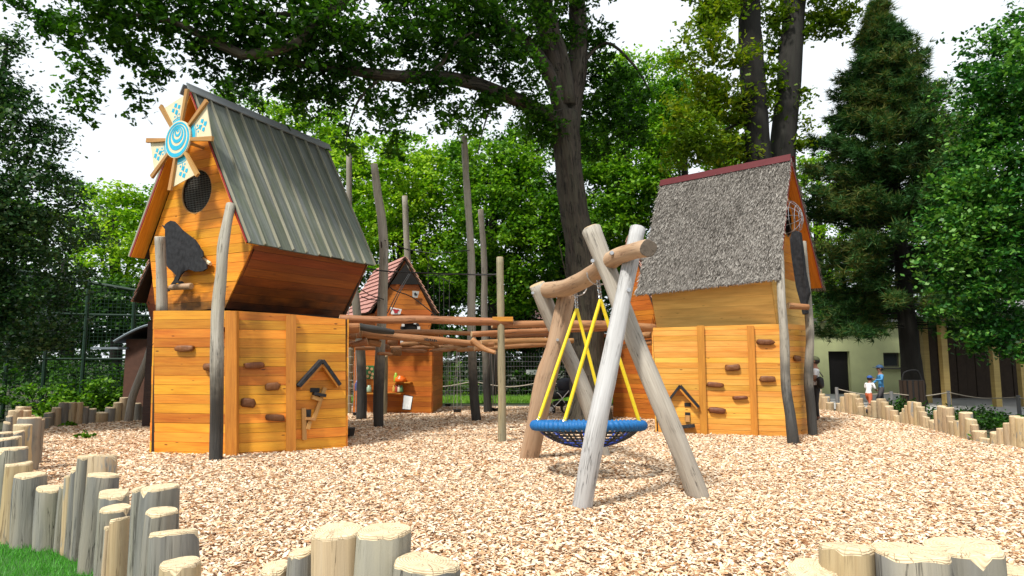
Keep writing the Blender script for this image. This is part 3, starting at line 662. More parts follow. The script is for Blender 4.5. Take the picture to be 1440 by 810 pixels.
slab('body_floor', [bfl, bfr, bbr, bbl], (0, 0, .04), g, M_DARKBACK, LT)
# window ring + net
wr = MB()
v, f, uv, _ = tube([hc-s*.03+gx*(.415*math.cos(a))+gy*(.415*math.sin(a)) for a in np.linspace(0, 2*math.pi, 33)], .012, 5); wr.add(v, f, uv)
ring = wr.build('window_ring', M_TRIMWOOD, LT); nb = MB()
for k in range(-9, 10):
    x = k*.043; e = math.sqrt(max(0, .41**2-x*x))
    rope(nb, [hc+gx*x-gy*e+s*.01, hc+gx*x+gy*e+s*.01], .0035, 1, 4); rope(nb, [hc+gy*x-gx*e+s*.016, hc+gy*x+gx*e+s*.016], .0035, 1, 4)
tag(nb.build('wire_mesh', M_DARKWIRE, ring), kind='stuff')
slab('window_shade_disc', disc_pts(hc+s*.3, gx, gy, .5, 20), s*.01, gx, M_DARK, ring)  # near-black disc paints the shade behind the round window
# roof: backing slopes, boards, battens, ridge
def board_roof(parent, e0, e1, r0, r1, nb_, nrm, mats, over=.0, name='roof_slope', bat=True):
    """slope from eave e0-e1 up to ridge r0-r1, boards run from ridge to eave"""
    bo = MB(); bo.add(*prism([e0, e1, r1, r0], -nrm*.03, r0-e0)); so_ = bo.build(name, M_DARKBACK, parent)
    for i in range(nb_):
        t0, t1 = i/nb_+.002, (i+1)/nb_-.002; dz = rng.uniform(0, .008); ext = rng.uniform(0, .05)
        q = [lerp(e0, e1, t0), lerp(e0, e1, t1), lerp(r0, r1, t1), lerp(r0, r1, t0)]
        dn0 = unit(q[0]-q[3])*ext; q[0] = q[0]+dn0; q[1] = q[1]+dn0
        q = [p+nrm*(.002+dz) for p in q]; slab('roof_board', q, nrm*.025, r0-e0, mats[0], so_)
    if bat:
        for i in range(nb_+1):
            t = i/nb_; wv = .012/ (e1-e0).length
            t0, t1 = (max(0, t-wv), min(1, t+wv)); q = [lerp(e0, e1, t0), lerp(e0, e1, t1), lerp(r0, r1, t1), lerp(r0, r1, t0)]
            dn0 = unit(q[0]-q[3])*.03; q[0] = q[0]+dn0; q[1] = q[1]+dn0
            slab('roof_batten', [p+nrm*.03 for p in q], nrm*.045, r0-e0, mats[1], so_)
    return so_
nR = unit((rf['ebr']-rf['efr']).cross(rf['rf']-rf['efr'])); nR = nR if nR.z > 0 else -nR
nL = unit((rf['ebl']-rf['efl']).cross(rf['rf']-rf['efl'])); nL = nL if nL.z > 0 else -nL
board_roof(LT, rf['efr'], rf['ebr'], rf['rf'], rf['rb'], 10, nR, (M_ROOFBOARD, M_ROOFBATTEN))
board_roof(LT, rf['efl'], rf['ebl'], rf['rf'], rf['rb'], 10, nL, (M_ROOFBOARD, M_ROOFBATTEN))
# soffit boards under the overhang, red edge strips, ridge boards
for e, r_, nn in ((rf['efr'], rf['rf'], nR), (rf['efl'], rf['rf'], nL)):
    slab('soffit_board', [e-nn*.032, r_-nn*.032, r_+s*IN-nn*.032, e+s*IN-nn*.032], -nn*.02, r_-e, M_ORANGE_HI, LT)
    slab('edge_strip', [e-s*.012, r_-s*.012, r_-s*.012-nn*.035, e-s*.012-nn*.035], s*.01, r_-e, M_RED, LT)
rd = unit(rf['rb']-rf['rf']); r0, r1 = rf['rf']-rd*.12, rf['rb']+rd*.1
for nn, sg in ((nR, 1), (nL, -1)):
    dn = unit((rf['efr'] if sg > 0 else rf['efl'])-rf['rf']); dn = unit(dn-rd*dn.dot(rd))
    tp = UP*.06
    slab('ridge_board', [r0+nn*.04+tp, r1+nn*.04+tp, r1+nn*.04+tp+dn*.2, r0+nn*.04+tp+dn*.2], nn*.025, rd, M_RIDGE, LT)
# windmill wheel
wc = onplane(253, 197, rf['rf']-s*.25, s); wx, wz = g, UP
wm = MB(); wm.add(*prism(disc_pts(wc-s*.05, wx, wz, .345, 40), s*.03, wx)); hub = wm.build('windmill', M_CREAM, LT)
def wp(r, a, off=0., c=None): return (c or wc)+wx*(r*math.cos(a))+wz*(r*math.sin(a))-s*off
def ringmesh(ro, ri, zo, zi, name):
    K = 36; v = []; f = []
    for k in range(K):
        a = 2*math.pi*k/K; v += [wp(ro, a, .055, wc+wz*zo), wp(ri, a, .055, wc+wz*zi) if ri else None or wp(0, a, .055, wc+wz*zo)]
    for k in range(K): k2 = (k+1) % K; f.append([2*k, 2*k+1, 2*k2+1, 2*k2])
    mobj(name, v, f, M_CYAN, hub)
for ro, ri, zo, zi in ((.325, .275, -.005, .014), (.238, .185, .035, .062), (.155, .11, .085, .105), (.083, .05, .13, .14), (.026, 0, .16, .16)):
    ringmesh(ro, ri, zo, zi, 'painted_ring')
for cd in (104, 16, -76, -164):
    ca = R(cd); q = [wp(.27, ca-R(25)), wp(.87, ca-R(24)), wp(.87, ca+R(24)), wp(.27, ca+R(25))]
    bl = slab('blade', q, s*.015, wx, M_CREAM, hub)
    for sg in (-1, 1):
        a = ca+sg*R(24); d = Vector(wx)*math.cos(a)+wz*math.sin(a); t_ = s.cross(d)
        q0, q1 = wc+d*.26, wc+d*.93; wd0, wd1 = .027, .042
        slab('blade_batten', [q0-t_*wd0-s*.002, q0+t_*wd0-s*.002, q1+t_*wd1-s*.002, q1-t_*wd1-s*.002], -s*.045, d, M_TRIMWOOD, bl)
    v = []; f = []
    for r0_, r1_ in ((.34, .42), (.435, .45)):
        k0 = len(v)
        for k in range(7):
            a = ca+R(-18+6*k); v += [wp(r0_, a, .004), wp(r1_, a, .004)]
        f += [[k0+2*k, k0+2*k+1, k0+2*k+3, k0+2*k+2] for k in range(6)]
    for (rr_, aa, sz) in ((.56, -.0, .05), (.64, -.13, .045), (.64, .13, .045), (.70, 0, .05), (.5, .12, .022), (.5, -.12, .022)):
        c = wp(rr_, ca+aa, .004); k0 = len(v); K = 9
        v += [c+wx*(sz*(.75+.35*(k % 2))*math.cos(6.283*k/K))+wz*(sz*(.75+.35*(k % 2))*math.sin(6.283*k/K)) for k in range(K)]; f.append(list(range(k0, k0+K)))
    k0 = len(v); d = Vector(wx)*math.cos(ca)+wz*math.sin(ca); t_ = s.cross(d)
    v += [wc+d*.45-t_*.008-s*.004, wc+d*.45+t_*.008-s*.004, wc+d*.62+t_*.008-s*.004, wc+d*.62-t_*.008-s*.004]; f.append([k0, k0+1, k0+2, k0+3])
    mobj('painted_flower', v, f, M_CYAN, bl)
mb = MB(); rope(mb, [wc, wc+s*.55], .03, 2, 8); mb.build('axle', M_STEEL, hub)
# black bird silhouette + perch
BP = [(148, 88), (168, 96), (172, 84), (190, 68), (215, 55), (240, 60), (262, 82), (300, 125), (345, 160), (398, 200), (430, 245), (436, 262), (458, 290), (462, 328), (446, 335), (470, 362), (488, 390), (490, 418), (455, 440), (400, 442), (350, 425), (318, 440), (290, 468), (268, 512), (300, 516), (314, 532), (285, 536), (258, 526), (232, 546), (212, 572), (200, 590), (170, 598), (168, 585), (198, 560), (216, 538), (238, 508), (255, 470), (225, 440), (192, 410), (174, 380), (164, 330), (163, 250), (172, 180), (172, 122)]
bpl = tfr-s*.2
slab('bird_silhouette', [onplane(200+x/5.4, 300+y/5.4, bpl, s) for x, y in BP], s*.025, UP, M_BLACKWOOD, LT)
a_, b_ = onplane(284, 363, bpl+s*.1, s), onplane(296, 371, bpl+s*.1, s); mb = MB(); rope(mb, [a_, b_], .035, 1, 6); mb.build('bird_beak_board', M_CREAM, LT)
pc = onplane(255, 403.5, bpl, s)
log('perch', [pc-g*.26-s*.02, pc+g*.02-s*.04, pc+g*.28], [.055, .06], (M_TANLOG, M_LOGEND), LT, 6, 10)
# posts of the tower
GLm = (M_GREYLOG, M_LOGEND)
p1 = onplane(224, 333, tfr-s*.12, s); p2 = onplane(222, 437, A-UP*0-Vector((0, .12, 0)), s)
log('log_post', [P(228, 437, 11.65), P(227, 385, 11.6), P(224.5, 333, 11.5)], [.095, .085], (M_GREYLOG, M_LOGEND), LT, 10, 14)
f0 = GD(304, 648)
log('log_post', [f0, P(304.5, 600, f0.y+.03), P(305, 520, 10.45), P(305.5, 455, 10.6), P(307, 425, 10.68), P(311, 385, 10.75), P(314, 345, 10.85), P(324, 288, 11.15)], [.105, .102, .1, .098, .095, .085, .08], (M_CHARLOG, M_LOGEND), LT, 26, 16, loc=f0)
for q in ((618, 372),): pass
LS = empty('leaning_log', G(180, 592), 'thin leaning grey log standing on chips left of the left tower', 'log')
log('log_shaft', [GD(180, 593), P(186, 560, 16.8), P(197, 530, 16.6), P(209, 500, 16.3), P(216, 465, 16.0), P(220, 430, 15.8)], [.1, .09, .08], (M_GREYLOG, M_GREYEND), LS, 14, 12)

# ================================================================ right tower (thatched roof)
base = G(1040, 612); base.z = 0
RT = empty('climbing_tower', base, 'honey wooden climbing tower with grey thatched roof and dark red ridge on the right', 'play tower')
A = P(918, 461, 14.5); B = P(1058, 456, 13.75); Cc = P(1105, 455, 13.7); E = P(1133, 458, 14.35)
A0 = foot(926, 607, A); B0 = foot(1062, 612, B); C0 = foot(1108, 612, Cc); E0 = foot(1139, 610, E)
H1 = E+Vector((.6, 2.3, 0)); H2 = A+Vector((.75, 2.4, 0)); H10 = Vector((H1.x, H1.y, -.12)); H20 = Vector((H2.x, H2.y, -.12))
wr_ = []
for (b0, b1, t1, t0) in ((A0, C0, Cc, A), (C0, E0, E, Cc)):
    wo, W3, n, ex, ey = plank_wall(RT, [b0, b1, t1, t0], Vector((-.1, 1, 0)), .118, M_HONEY, jit=.003); wr_.append((wo, n, b0))
for (b0, b1, t1, t0) in ((E0, H10, H1, E), (H10, H20, H2, H1), (H20, A0, A, H2)):
    inward = (A0+H10)/2-(b0+b1)/2; inward.z = 0
    plank_wall(RT, [b0, b1, t1, t0], inward, .33, M_HONEY)
slab('platform', [lerp(p, (A+H1)/2, .02)-UP*.02 for p in (A, Cc, E, H1, H2)], Vector((0, 0, -.06)), (1, 0, 0), M_DARKBACK, RT)
n0, q0 = wr_[0][1], wr_[0][2]
for l_, r_, tl, tr, yb, mt in ((985, 995, 980, 990, 612, M_BATTEN), (1057, 1066, 1050, 1060, 613, M_BATTEN)):
    q = [onplane(x, y, q0+n0*.03, n0) for x, y in ((l_, yb+5), (r_, yb+5), (tr, 458), (tl, 458))]; slab('batten', q, n0*.07, q[3]-q[0], mt, RT)
for px, py, ww, hh_ in ((1030, 517, 20, 9), (1006, 541, 21, 7), (1041, 559, 20, 5), (1008, 577, 22, 8), (1079, 533, 20, 9), (1076, 481, 22, 8)):
    hold(RT, px, py, ww, hh_, q0+n0*.03, n0, px)
hold(RT, 1119, 504, 13, 8, wr_[1][2]+wr_[1][1]*.03, wr_[1][1], 3)
p0 = q0+n0*.035
relief('relief_roof', (942, 561), (956.5, 542), 3, .16, M_BLACKWOOD, RT, n0, p0); relief('relief_roof', (957, 542), (983, 572), 3, .16, M_BLACKWOOD, RT, n0, p0)
relief('relief_board', (957, 547), (981, 574), 2.4, .14, M_BATTEN, RT, n0, p0, .004)
relief('relief_window', (962.5, 569), (971.5, 569), 5, .02, M_BLACK, RT, n0, p0); relief('relief_window', (967, 580), (967, 592), 7, .02, M_BLACK, RT, n0, p0)
relief('relief_board', (967, 584), (967, 593), 6, .05, M_TRIMWOOD, RT, n0, p0, .002); relief('relief_shelf', (956, 600), (977, 598), 4, .14, M_BLACKWOOD, RT, n0, p0)
# upper body
rf = roof_pts(P(1096, 389, 13.3), P(1156, 404, 15.6), P(900, 411, 15.3), P(1112, 224, 14.35), P(934, 259, 16.2))
g = unit((rf['efl']-rf['efr'])*Vector((1, 1, 0))); s = Vector((-g.y, g.x, 0))
if s.x > 0: s = -s
nG = -s                                     # gable outward normal
IN = .24
tfr = rf['efr']+s*IN+g*.12+UP*.08; tfl = rf['efl']+s*IN-g*.16+UP*.03; pk = rf['rf']+s*IN-UP*.12
bfr = onplane(1092, 455, tfr, s); bfl = onplane(1131, 459, tfr, s)
tbr = rf['ebr']-s*.22+g*.12+UP*.08; bbr = onplane(924, 460, tbr, s); tbl = rf['ebl']-s*.22-g*.16; bbl = bfl+(bbr-bfr)
hc = onplane(1107, 308, tfr, s)
mid_l = tfl-g*.42-UP*.0
plank_wall(RT, [bfl, bfr, tfr, pk, tfl, mid_l], s, .17, M_GABLE2, hole=(hc, .4), wall='gable_wall', t=.02) if False else None
gw, W3, gn_, gx, gy = plank_wall(RT, [tfl, tfr, pk], s, .2, M_GABLE2, hole=(hc, .4), wall='gable_wall', t=.02)
plank_wall(RT, [bfl, bfr, tfr, tfl-g*.3], s, .2, M_PALEPANEL, wall='end_wall', t=.02)
plank_wall(RT, [bfr, bbr, tbr, tfr], g, .2, M_PALEPANEL, wall='side_wall', t=.02, gap=.002, jit=.001)
plank_wall(RT, [bfl, bbl, tbl, tfl-g*.3], -g, .3, M_PALEPANEL, wall='side_wall', t=.02)
plank_wall(RT, [bbl, bbr, tbr, rf['rb']-s*.22-UP*.12, tbl], -s, .3, M_GABLE2, wall='rear_gable', t=.02)
slab('body_floor', [bfl, bfr, bbr, bbl], (0, 0, .04), g, M_DARKBACK, RT)
# wire dome window
wr = MB(); cen = hc+nG*.02
for ph in (0, 25, 48, 68):
    rr_, of = .42*math.cos(R(ph)), .30*math.sin(R(ph))
    rope(wr, [cen+nG*of+gx*(rr_*math.cos(a))+gy*(rr_*math.sin(a)) for a in np.linspace(0, 2*math.pi, 25)], .007, 24, 5)
for k in range(6):
    a = math.pi*k/6; rope(wr, [cen+nG*(.30*math.sin(t))+(gx*math.cos(a)+gy*math.sin(a))*(.42*math.cos(t)) for t in np.linspace(0, math.pi, 13)], .006, 14, 5)
dm = wr.build('window_dome', M_STEEL, RT)
slab('window_shade_disc', disc_pts(hc+s*.3, gx, gy, .5, 20), s*.01, gx, M_DARK, dm)  # shade behind the dome is painted on this near-black disc
# thatch
M_STRAW = leafmat('thatch straw', (.045, .04, .035), (.22, .20, .178), .0, .9, (.42, .395, .36), .1, .3)
M_THATCHBASE = plain('thatch body', (.12, .105, .085), .95, noise=.5, scale=30)
def thatch(parent, e0, e1, r0, r1, nrm, n, seed):
    b = MB(); b.add(*prism([e0, e1, r1, r0], nrm*.1, r0-e0)); sl = b.build('roof_slope', M_THATCHBASE, parent)
    rg = np.random.default_rng(seed); t = rg.uniform(-.01, 1.01, n); u = rg.uniform(0, 1, n)**1.0*1.0
    E0_, E1_, R0_, R1_, NN = map(np.array, (e0, e1, r0, r1, nrm))
    k = n//9; u[:k] = rg.uniform(-.01, .02, k)
    base_ = (E0_*(1-t)[:, None]+E1_*t[:, None])*(1-u)[:, None]+(R0_*(1-t)[:, None]+R1_*t[:, None])*u[:, None]+NN*.09
    dn = (E0_-R0_)/np.linalg.norm(E0_-R0_); al = (E1_-E0_)/np.linalg.norm(E1_-E0_)
    L = rg.uniform(.07, .17, n); an = rg.normal(0, .26, n); lift = rg.uniform(.0, .45, n)
    d = dn*np.cos(an)[:, None]+al*np.sin(an)[:, None]; tip = base_+(d*L[:, None])+NN*(lift*L)[:, None]
    wd = rg.uniform(.0032, .0075, n); sd_ = np.cross(d, NN)*wd[:, None]
    v = np.stack([base_-sd_, base_+sd_, tip+sd_*.6, tip-sd_*.6], 1).reshape(-1, 3)-np.array(WM[parent.name].translation)
    o = npmesh('straw', v, np.arange(n*4).reshape(-1, 4), M_STRAW, None, None, sl); return sl
nR = unit((rf['ebr']-rf['efr']).cross(rf['rf']-rf['efr'])); nR = nR if nR.z > 0 else -nR
nL = unit((rf['ebl']-rf['efl']).cross(rf['rf']-rf['efl'])); nL = nL if nL.z > 0 else -nL
thatch(RT, rf['efr'], rf['ebr'], rf['rf'], rf['rb'], nR, 68000, 5)
thatch(RT, rf['efl'], rf['ebl'], rf['rf'], rf['rb'], nL, 20000, 6)
for e, r_, nn in ((rf['efr'], rf['rf'], nR), (rf['efl'], rf['rf'], nL)):
    slab('soffit_board', [e-nn*.002, r_-nn*.002, r_+s*IN-nn*.002, e+s*IN-nn*.002], -nn*.03, r_-e, M_GABLE2, RT)
    slab('edge_strip', [e-s*.012+nn*.01, r_-s*.012+nn*.01, r_-s*.012-nn*.05, e-s*.012-nn*.05], s*.01, r_-e, M_RED, RT)
rd = unit(rf['rb']-rf['rf']); r0, r1 = rf['rf']-rd*.04, rf['rb']+rd*.04
for nn, sg in ((nR, 1), (nL, -1)):
    dn = unit((rf['efr'] if sg > 0 else rf['efl'])-rf['rf']); dn = unit(dn-rd*dn.dot(rd))
    slab('ridge_sheet', [r0+nn*.125+UP*.03, r1+nn*.125+UP*.03, r1+nn*.125+UP*.03+dn*.19, r0+nn*.125+UP*.03+dn*.19], nn*.012, rd, M_REDRIDGE, RT)
# black board figure (seen edge on) and perch, log posts
Q = tfr-s*.28
CP = [(0, 0), (.09, .05), (.13, .3), (.2, .7), (.3, 1.2), (.36, 1.75), (.30, 2.05), (.1, 2.1), (-.1, 1.95), (-.22, 1.6), (-.3, 1.1), (-.24, .5), (-.12, .1)]
ct = P(1117, 327, 13.7); c1 = P(1133, 440, 13.75)
ax = (ct-c1); L_ = ax.length; ax.normalize(); ax_s = unit(s-ax*s.dot(ax)); fig = []
th = ax.cross(ax_s); th = unit(th)
pts2 = [(-.11, 0), (-.12, -.3), (-.10, -.8), (-.12, -1.25), (-.02, -1.45), (-.0, -1.66), (.09, -1.68), (.1, -1.45), (.14, -1.1), (.13, -.5), (.12, -.12), (.06, .02), (-.05, .04)]
slab('cat_silhouette', [ct+ax_s*x*.9+th*0+ax*(y*L_/1.66)+g*(.04*math.sin(y*3)) for x, y in pts2], g*.17, ax, M_BLACKWOOD, RT)
pc = P(1123, 430, 13.55); log('perch', [pc-Vector((.22, .0, 0)), pc+Vector((.24, .1, -.02))], [.07, .06], (M_BROWNLOG, M_LOGEND), RT, 5, 10)
f0 = GD(1116, 625)
log('log_post', [f0, P(1112, 590, f0.y+.03), P(1105, 540, 12.95), P(1103, 480, 13.0), P(1099, 420, 13.1), P(1096, 350, 13.6), P(1093, 330, 13.75)], [.105, .1, .09, .085, .075], (M_CHARLOG, M_LOGEND), RT, 22, 14, loc=f0)
f1 = GD(1143, 613)
log('log_post', [f1, P(1141, 580, 14.0), P(1137, 530, 14.0), P(1139, 470, 14.0), P(1134, 400, 14.05), P(1129, 340, 14.1)], [.1, .1, .085, .07], (M_CHARLOG, M_LOGEND), RT, 20, 14, loc=f1)

# ================================================================ small cabins behind
def shingle_rows(parent, e0, e1, r0, r1, nrm, rows, cols, single=False, mat=M_SHINGLE, name='shingle'):
    b = MB(); b.add(*prism([e0, e1, r1, r0], -nrm*.03, r0-e0)); sl = b.build('roof_slope', M_DARKBACK, parent); st = MB()
    for r in range(rows):
        off = (r % 2)*.5
        for c in range(-1, cols+1):
            t0, t1 = max(0, (c+off)/cols+.002), min(1, (c+1+off)/cols-.002)
            if t1-t0 < .02: continue
            u0, u1 = r/rows-.01*rng.random(), min(1, (r+1.25)/rows)
            q = [lerp(lerp(e0, e1, t0), lerp(r0, r1, t0), u0), lerp(lerp(e0, e1, t1), lerp(r0, r1, t1), u0), lerp(lerp(e0, e1, t1), lerp(r0, r1, t1), u1), lerp(lerp(e0, e1, t0), lerp(r0, r1, t0), u1)]
            q[0] = q[0]+nrm*.05; q[1] = q[1]+nrm*.05; q[2] = q[2]+nrm*.004; q[3] = q[3]+nrm*.004
            if single: slab(name, q, nrm*.02, r0-e0, mat, sl)
            else: st.add(*prism(q, nrm*.02, r0-e0))
    if not single: tag(st.build('shingles', mat, sl), kind='stuff')
def nrm_of(e0, e1, r): n = unit((e1-e0).cross(r-e0)); return n if n.z > 0 else -n
def cabin(label, efr, efl, ebr, rf_, rb_, body_z, inset, taper, wall, shingle=(10, 12), single=False, low=None, planks=.16, name='play_cabin'):
    """A-frame cabin on a plank-walled base"""
    g_ = unit((efr-efl)*Vector((1, 1, 0))); s_ = Vector((-g_.y, g_.x, 0)); ebl = efl+(ebr-efr)
    if s_.dot(ebr-efr) < 0: s_ = -s_
    c = (efr+efl+ebr+ebl)/4; T = empty(name, Vector((c.x, c.y, 0)), label, 'play cabin')
    a, b = efr+s_*.15-g_*inset, efl+s_*.15+g_*inset; p = rf_+s_*.15-UP*.08
    ba, bb = a-g_*taper, b+g_*taper; ba.z = bb.z = body_z
    plank_wall(T, [bb, ba, a, p, b], s_, planks, wall, wall='gable_wall', t=.02)
    dv = (ebr-efr)*.9; A_, B_ = a+dv, b+dv; bA, bB = ba+dv, bb+dv
    plank_wall(T, [ba, bA, A_, a], -g_, .3, wall, wall='side_wall', t=.02); plank_wall(T, [bb, bB, B_, b], g_, .3, wall, wall='side_wall', t=.02)
    plank_wall(T, [bB, bA, A_, p+dv, B_], -s_, .3, wall, wall='rear_gable', t=.02)
    slab('body_floor', [bb, ba, bA, bB], (0, 0, .04), g_, M_DARKBACK, T)
    shingle_rows(T, efr, ebr, rf_, rb_, nrm_of(efr, ebr, rf_), *shingle, single=single); shingle_rows(T, efl, ebl, rf_, rb_, nrm_of(efl, ebl, rf_), *shingle, single=single)
    if low:
        z = body_z; q = [Vector((p_[0], p_[1], 0)) for p_ in low]; cc = sum(q, Vector())/len(q)
        for i in range(len(q)):
            u_, v_ = q[i], q[(i+1) % len(q)]; iw = cc-(u_+v_)/2
            plank_wall(T, [u_-UP*.1, v_-UP*.1, v_+UP*z, u_+UP*z], iw, planks, wall, t=.02, wall='wall')
    return T, g_, s_, a, b, p
# centre cabin: gable to the right-front, roof slope to the left
cD = 19.6
efr = P(615, 441, 19.2); efl = P(520, 441, 18.9); ebr = efr+Vector((-1.4, 2.7, 0)); rfp = P(570, 361, 19.2); rbp = rfp+Vector((-1.4, 2.7, .0))
efl = Vector((efl.x, efl.y, efr.z)); 
low = [(P(500, 500, 20).x, 19.9), (P(608, 500, 19.5).x, 19.5), (P(608, 500, 19.5).x, 22.3), (P(500, 500, 20).x, 22.6)]
CC, g_, s_, a, b, p = cabin('orange A-frame play cabin with pink red shingle roof and market shelf, between the two towers', efr, efl, ebr, rfp, rbp, 2.45, .12, .1, M_CABIN, (11, 14), low=low, planks=.15)
nn = -s_; pl_ = a+nn*.035
slab('gable_shade_panel', [onplane(x, y, pl_, s_) for x, y in ((549, 400), (590, 400), (570, 371))], nn*.008, g_, M_DARK, CC)  # near-black panel on the planks, painting the shade of an open gable
def panel(name, x0, y0, x1, y1, mat, parent, off=0., t=.02, plane=None, nv=None):
    plane = plane or pl_; nv = nv or nn
    return slab(name, [onplane(x, y, plane, nv) + nv*off for x, y in ((x0, y1), (x1, y1), (x1, y0), (x0, y0))], nv*t, (1, 0, 0), mat, parent)
sg_ = slab('sign_plate', [onplane(x, y, pl_, s_)+nn*.02 for x, y in ((549, 432), (565, 435), (563, 442), (550, 442))], nn*.02, g_, M_WHITE, CC)
slab('painted_fruit', [onplane(x, y, pl_, s_)+nn*.045 for x, y in ((551.5, 435), (555, 434.5), (557, 435.5), (560, 435), (562, 437), (559.5, 437.5), (559, 440.5), (554.5, 440.5), (554, 437.5))], nn*.006, g_, plain('red emblem paint', (.4, .02, .03)), sg_)
sg_ = slab('sign_plate', [onplane(x, y, pl_, s_)+nn*.02 for x, y in ((580, 409), (589.5, 410), (587, 419), (580, 418))], nn*.02, g_, plain('grey sign plate', (.42, .44, .43)), CC)
slab('painted_mark', [onplane(x, y, pl_, s_)+nn*.045 for x, y in ((582, 413), (584, 411), (586, 414), (587, 412), (586, 416), (583, 415.5))], nn*.006, g_, M_BLACKWOOD, sg_)
panel('yellow_plate', 553, 464.5, 560, 468.5, plain('yellow sign', (.75, .5, .02)), CC, .02)
arch = [(564 + 0, 480)]+[(577-13*math.cos(t), 462-12*math.sin(t)) for t in np.linspace(0, math.pi, 11)]+[(590, 480)]
slab('doorway', [onplane(x, y, pl_, s_)+nn*.003 for x, y in arch], nn*.012, g_, M_DARK, CC)  # arched near-black panel, shade of the doorway put into its colour
for k in range(14):
    t = k/13
    if t < .2: x, y = 565, 480-t/.2*16
    elif t > .8: x, y = 589, 480-(1-t)/.2*16
    else: ph = (t-.2)/.6*math.pi; x, y = 577-12*math.cos(ph), 463-11*math.sin(ph)
    q = onplane(x, y, pl_, s_); mb = MB(); box(mb, q+nn*.03, g_*.042, UP*.042, nn*.03); mb.build('arch_stone', [M_WHITE, M_BLACKWOOD][k % 2], CC)
# market shelf against the base wall
F0 = Vector((low[0][0], low[0][1], 0)); F1 = Vector((low[1][0], low[1][1], 0)); fx = unit(F1-F0); fn = Vector((fx.y, -fx.x, 0)); fp = F0+fn*.03
def shelf(px0, px1, py, dep, name='shelf', t=.03):
    a_, b_ = onplane(px0, py, fp, fn), onplane(px1, py, fp, fn); return slab(name, [a_+fn*.004, b_+fn*.004, b_+fn*dep, a_+fn*dep], (0, 0, -t), fx, M_BATTEN, CC)
shelf(514, 570, 552, .42); shelf(555, 580, 537, .2)
GC = 'play food and jars on the cabin shelves'
pl2 = fp
pstr = slab('fruit_poster', [onplane(x, y, fp, fn)+fn*.004 for x, y in ((515, 533), (526, 533), (526, 514), (515, 514))], fn*.012, fx, plain('green poster', (.03, .16, .05)), CC)
for x, y in ((517, 517.5), (523, 519), (520, 523.5), (524, 526), (517.5, 529), (523, 531)):
    c = onplane(x, y, fp, fn)+fn*.02; slab('painted_slice', disc_pts(c, fx, UP, .045, 10), fn*.004, fx, plain('orange slice', (.65, .42, .2)) if 'oslice' not in globals() else oslice, pstr)
def jar(px, py, w_, h_, col, label, shape='jar'):
    q = onplane(px, py, fp, fn)+fn*.12; q.z += 0; m_ = JM.get(col) or JM.setdefault(col, plain('painted toy '+str(len(JM)), col, .35))
    v = []; K = 10; prof = [(w_, 0), (w_*1.05, h_*.1), (w_, h_*.68), (w_*.6, h_*.8), (w_*.65, h_)]; mb = MB()
    path = [q+UP*z for _, z in prof]; vv, ff, uu, mm = tube(path, [r_ for r_, _ in prof], K, cap=True); mb.add(vv, ff, uu, 0)
    o = mb.build('toy_jar', m_, None, q, True); tag(o, label, 'toy jar', GC)
JM = {}
jar(504, 549, .06, .3, (.02, .05, .3), 'blue toy bottle at the left end of the cabin shelf'); jar(507, 549.5, .05, .2, (.5, .03, .02), 'red toy can beside the blue bottle on the cabin shelf')
jar(521, 551, .08, .2, (.25, .35, .25), 'pale green toy jar under the fruit poster')
for k, (px, cl, nm) in enumerate(((556, (.5, .3, .05), 'amber'), (559.5, (.35, .05, .03), 'dark red'), (563, (.6, .55, .4), 'cream'), (566.5, (.1, .25, .1), 'green'))): jar(px, 551, .05, .2, cl, f'small {nm} toy jar in the row of four on the lower cabin shelf')
jar(558.5, 536.5, .06, .26, (.25, .4, .03), 'lime toy bottle on the upper cabin shelf'); jar(565, 536.5, .16, .17, (.75, .14, .01), 'orange toy basket on the upper cabin shelf')
# A-board and small wall house
t = empty('sign_board', G(572, 577), 'white A-board leaning at the foot of the centre cabin', 'sign board')
q = [P(566, 575, 18.6), P(577, 576, 18.6), P(580, 558, 18.8), P(568, 556, 18.8)]
slab('board_face', q, (0, .03, 0), UP, M_WHITE, t); slab('board_frame', [p_+Vector((0, .035, 0))+(p_-sum(q, Vector())/4)*.12 for p_ in q], (0, .03, 0), UP, M_BLACKWOOD, t)
# cabin left of / behind the thatched tower
e1_ = P(868, 438, 18.0); e2_ = P(922, 437, 16.9); rfp = P(884, 331, 17.6); dvv = Vector((.9, 2.9, 0)); e1_.z = e2_.z
low = [(P(862, 500, 18.3).x, 18.3), (P(932, 500, 17.3).x, 17.3), (P(932, 500, 17.3).x+.6, 19.9), (P(862, 500, 18.3).x+.4, 20.8)]
C4, *_r = cabin('orange play cabin with reddish shingles half hidden behind the thatched tower', e2_, e1_, e2_+dvv, rfp, rfp+dvv, 2.5, .12, .1, M_CABIN, (12, 10), low=low, planks=.13)
# cabin behind the left tower
e1_ = P(187, 424, 15.5); e2_ = P(262, 424, 15.5); rfp = P(226, 330, 15.6); dvv = Vector((.4, 2.6, 0)); e1_.z = e2_.z
low = [(P(203, 500, 15.6).x, 15.7), (P(262, 500, 15.6).x, 15.7), (P(262, 500, 15.6).x+.4, 18.1), (P(203, 500, 15.6).x+.4, 18.1)]
cabin('small cabin with terracotta board roof peeking out behind the left tower', e2_, e1_, e2_+dvv, rfp, rfp+dvv, 2.5, .25, .15, M_SIDE, (9, 4), single=False, low=low, planks=.2)
# hut far behind
e1_ = P(707, 446, 33); e2_ = P(743, 446, 33); rfp = P(722, 417, 33); dvv = Vector((1.2, 4, 0)); e1_.z = e2_.z
HT, g_, s_, a, b, p = cabin('distant brown wooden hut with yellow window under the trees, above the rope walk', e2_, e1_, e2_+dvv, rfp, rfp+dvv, 2.0, .1, 0, M_CABIN, (6, 8), planks=.2)
nn = -s_; pl_ = a+nn*.035
panel('window', 719, 430, 725, 441, plain('yellow window board', (.6, .4, .1)), HT, .0)
low = None

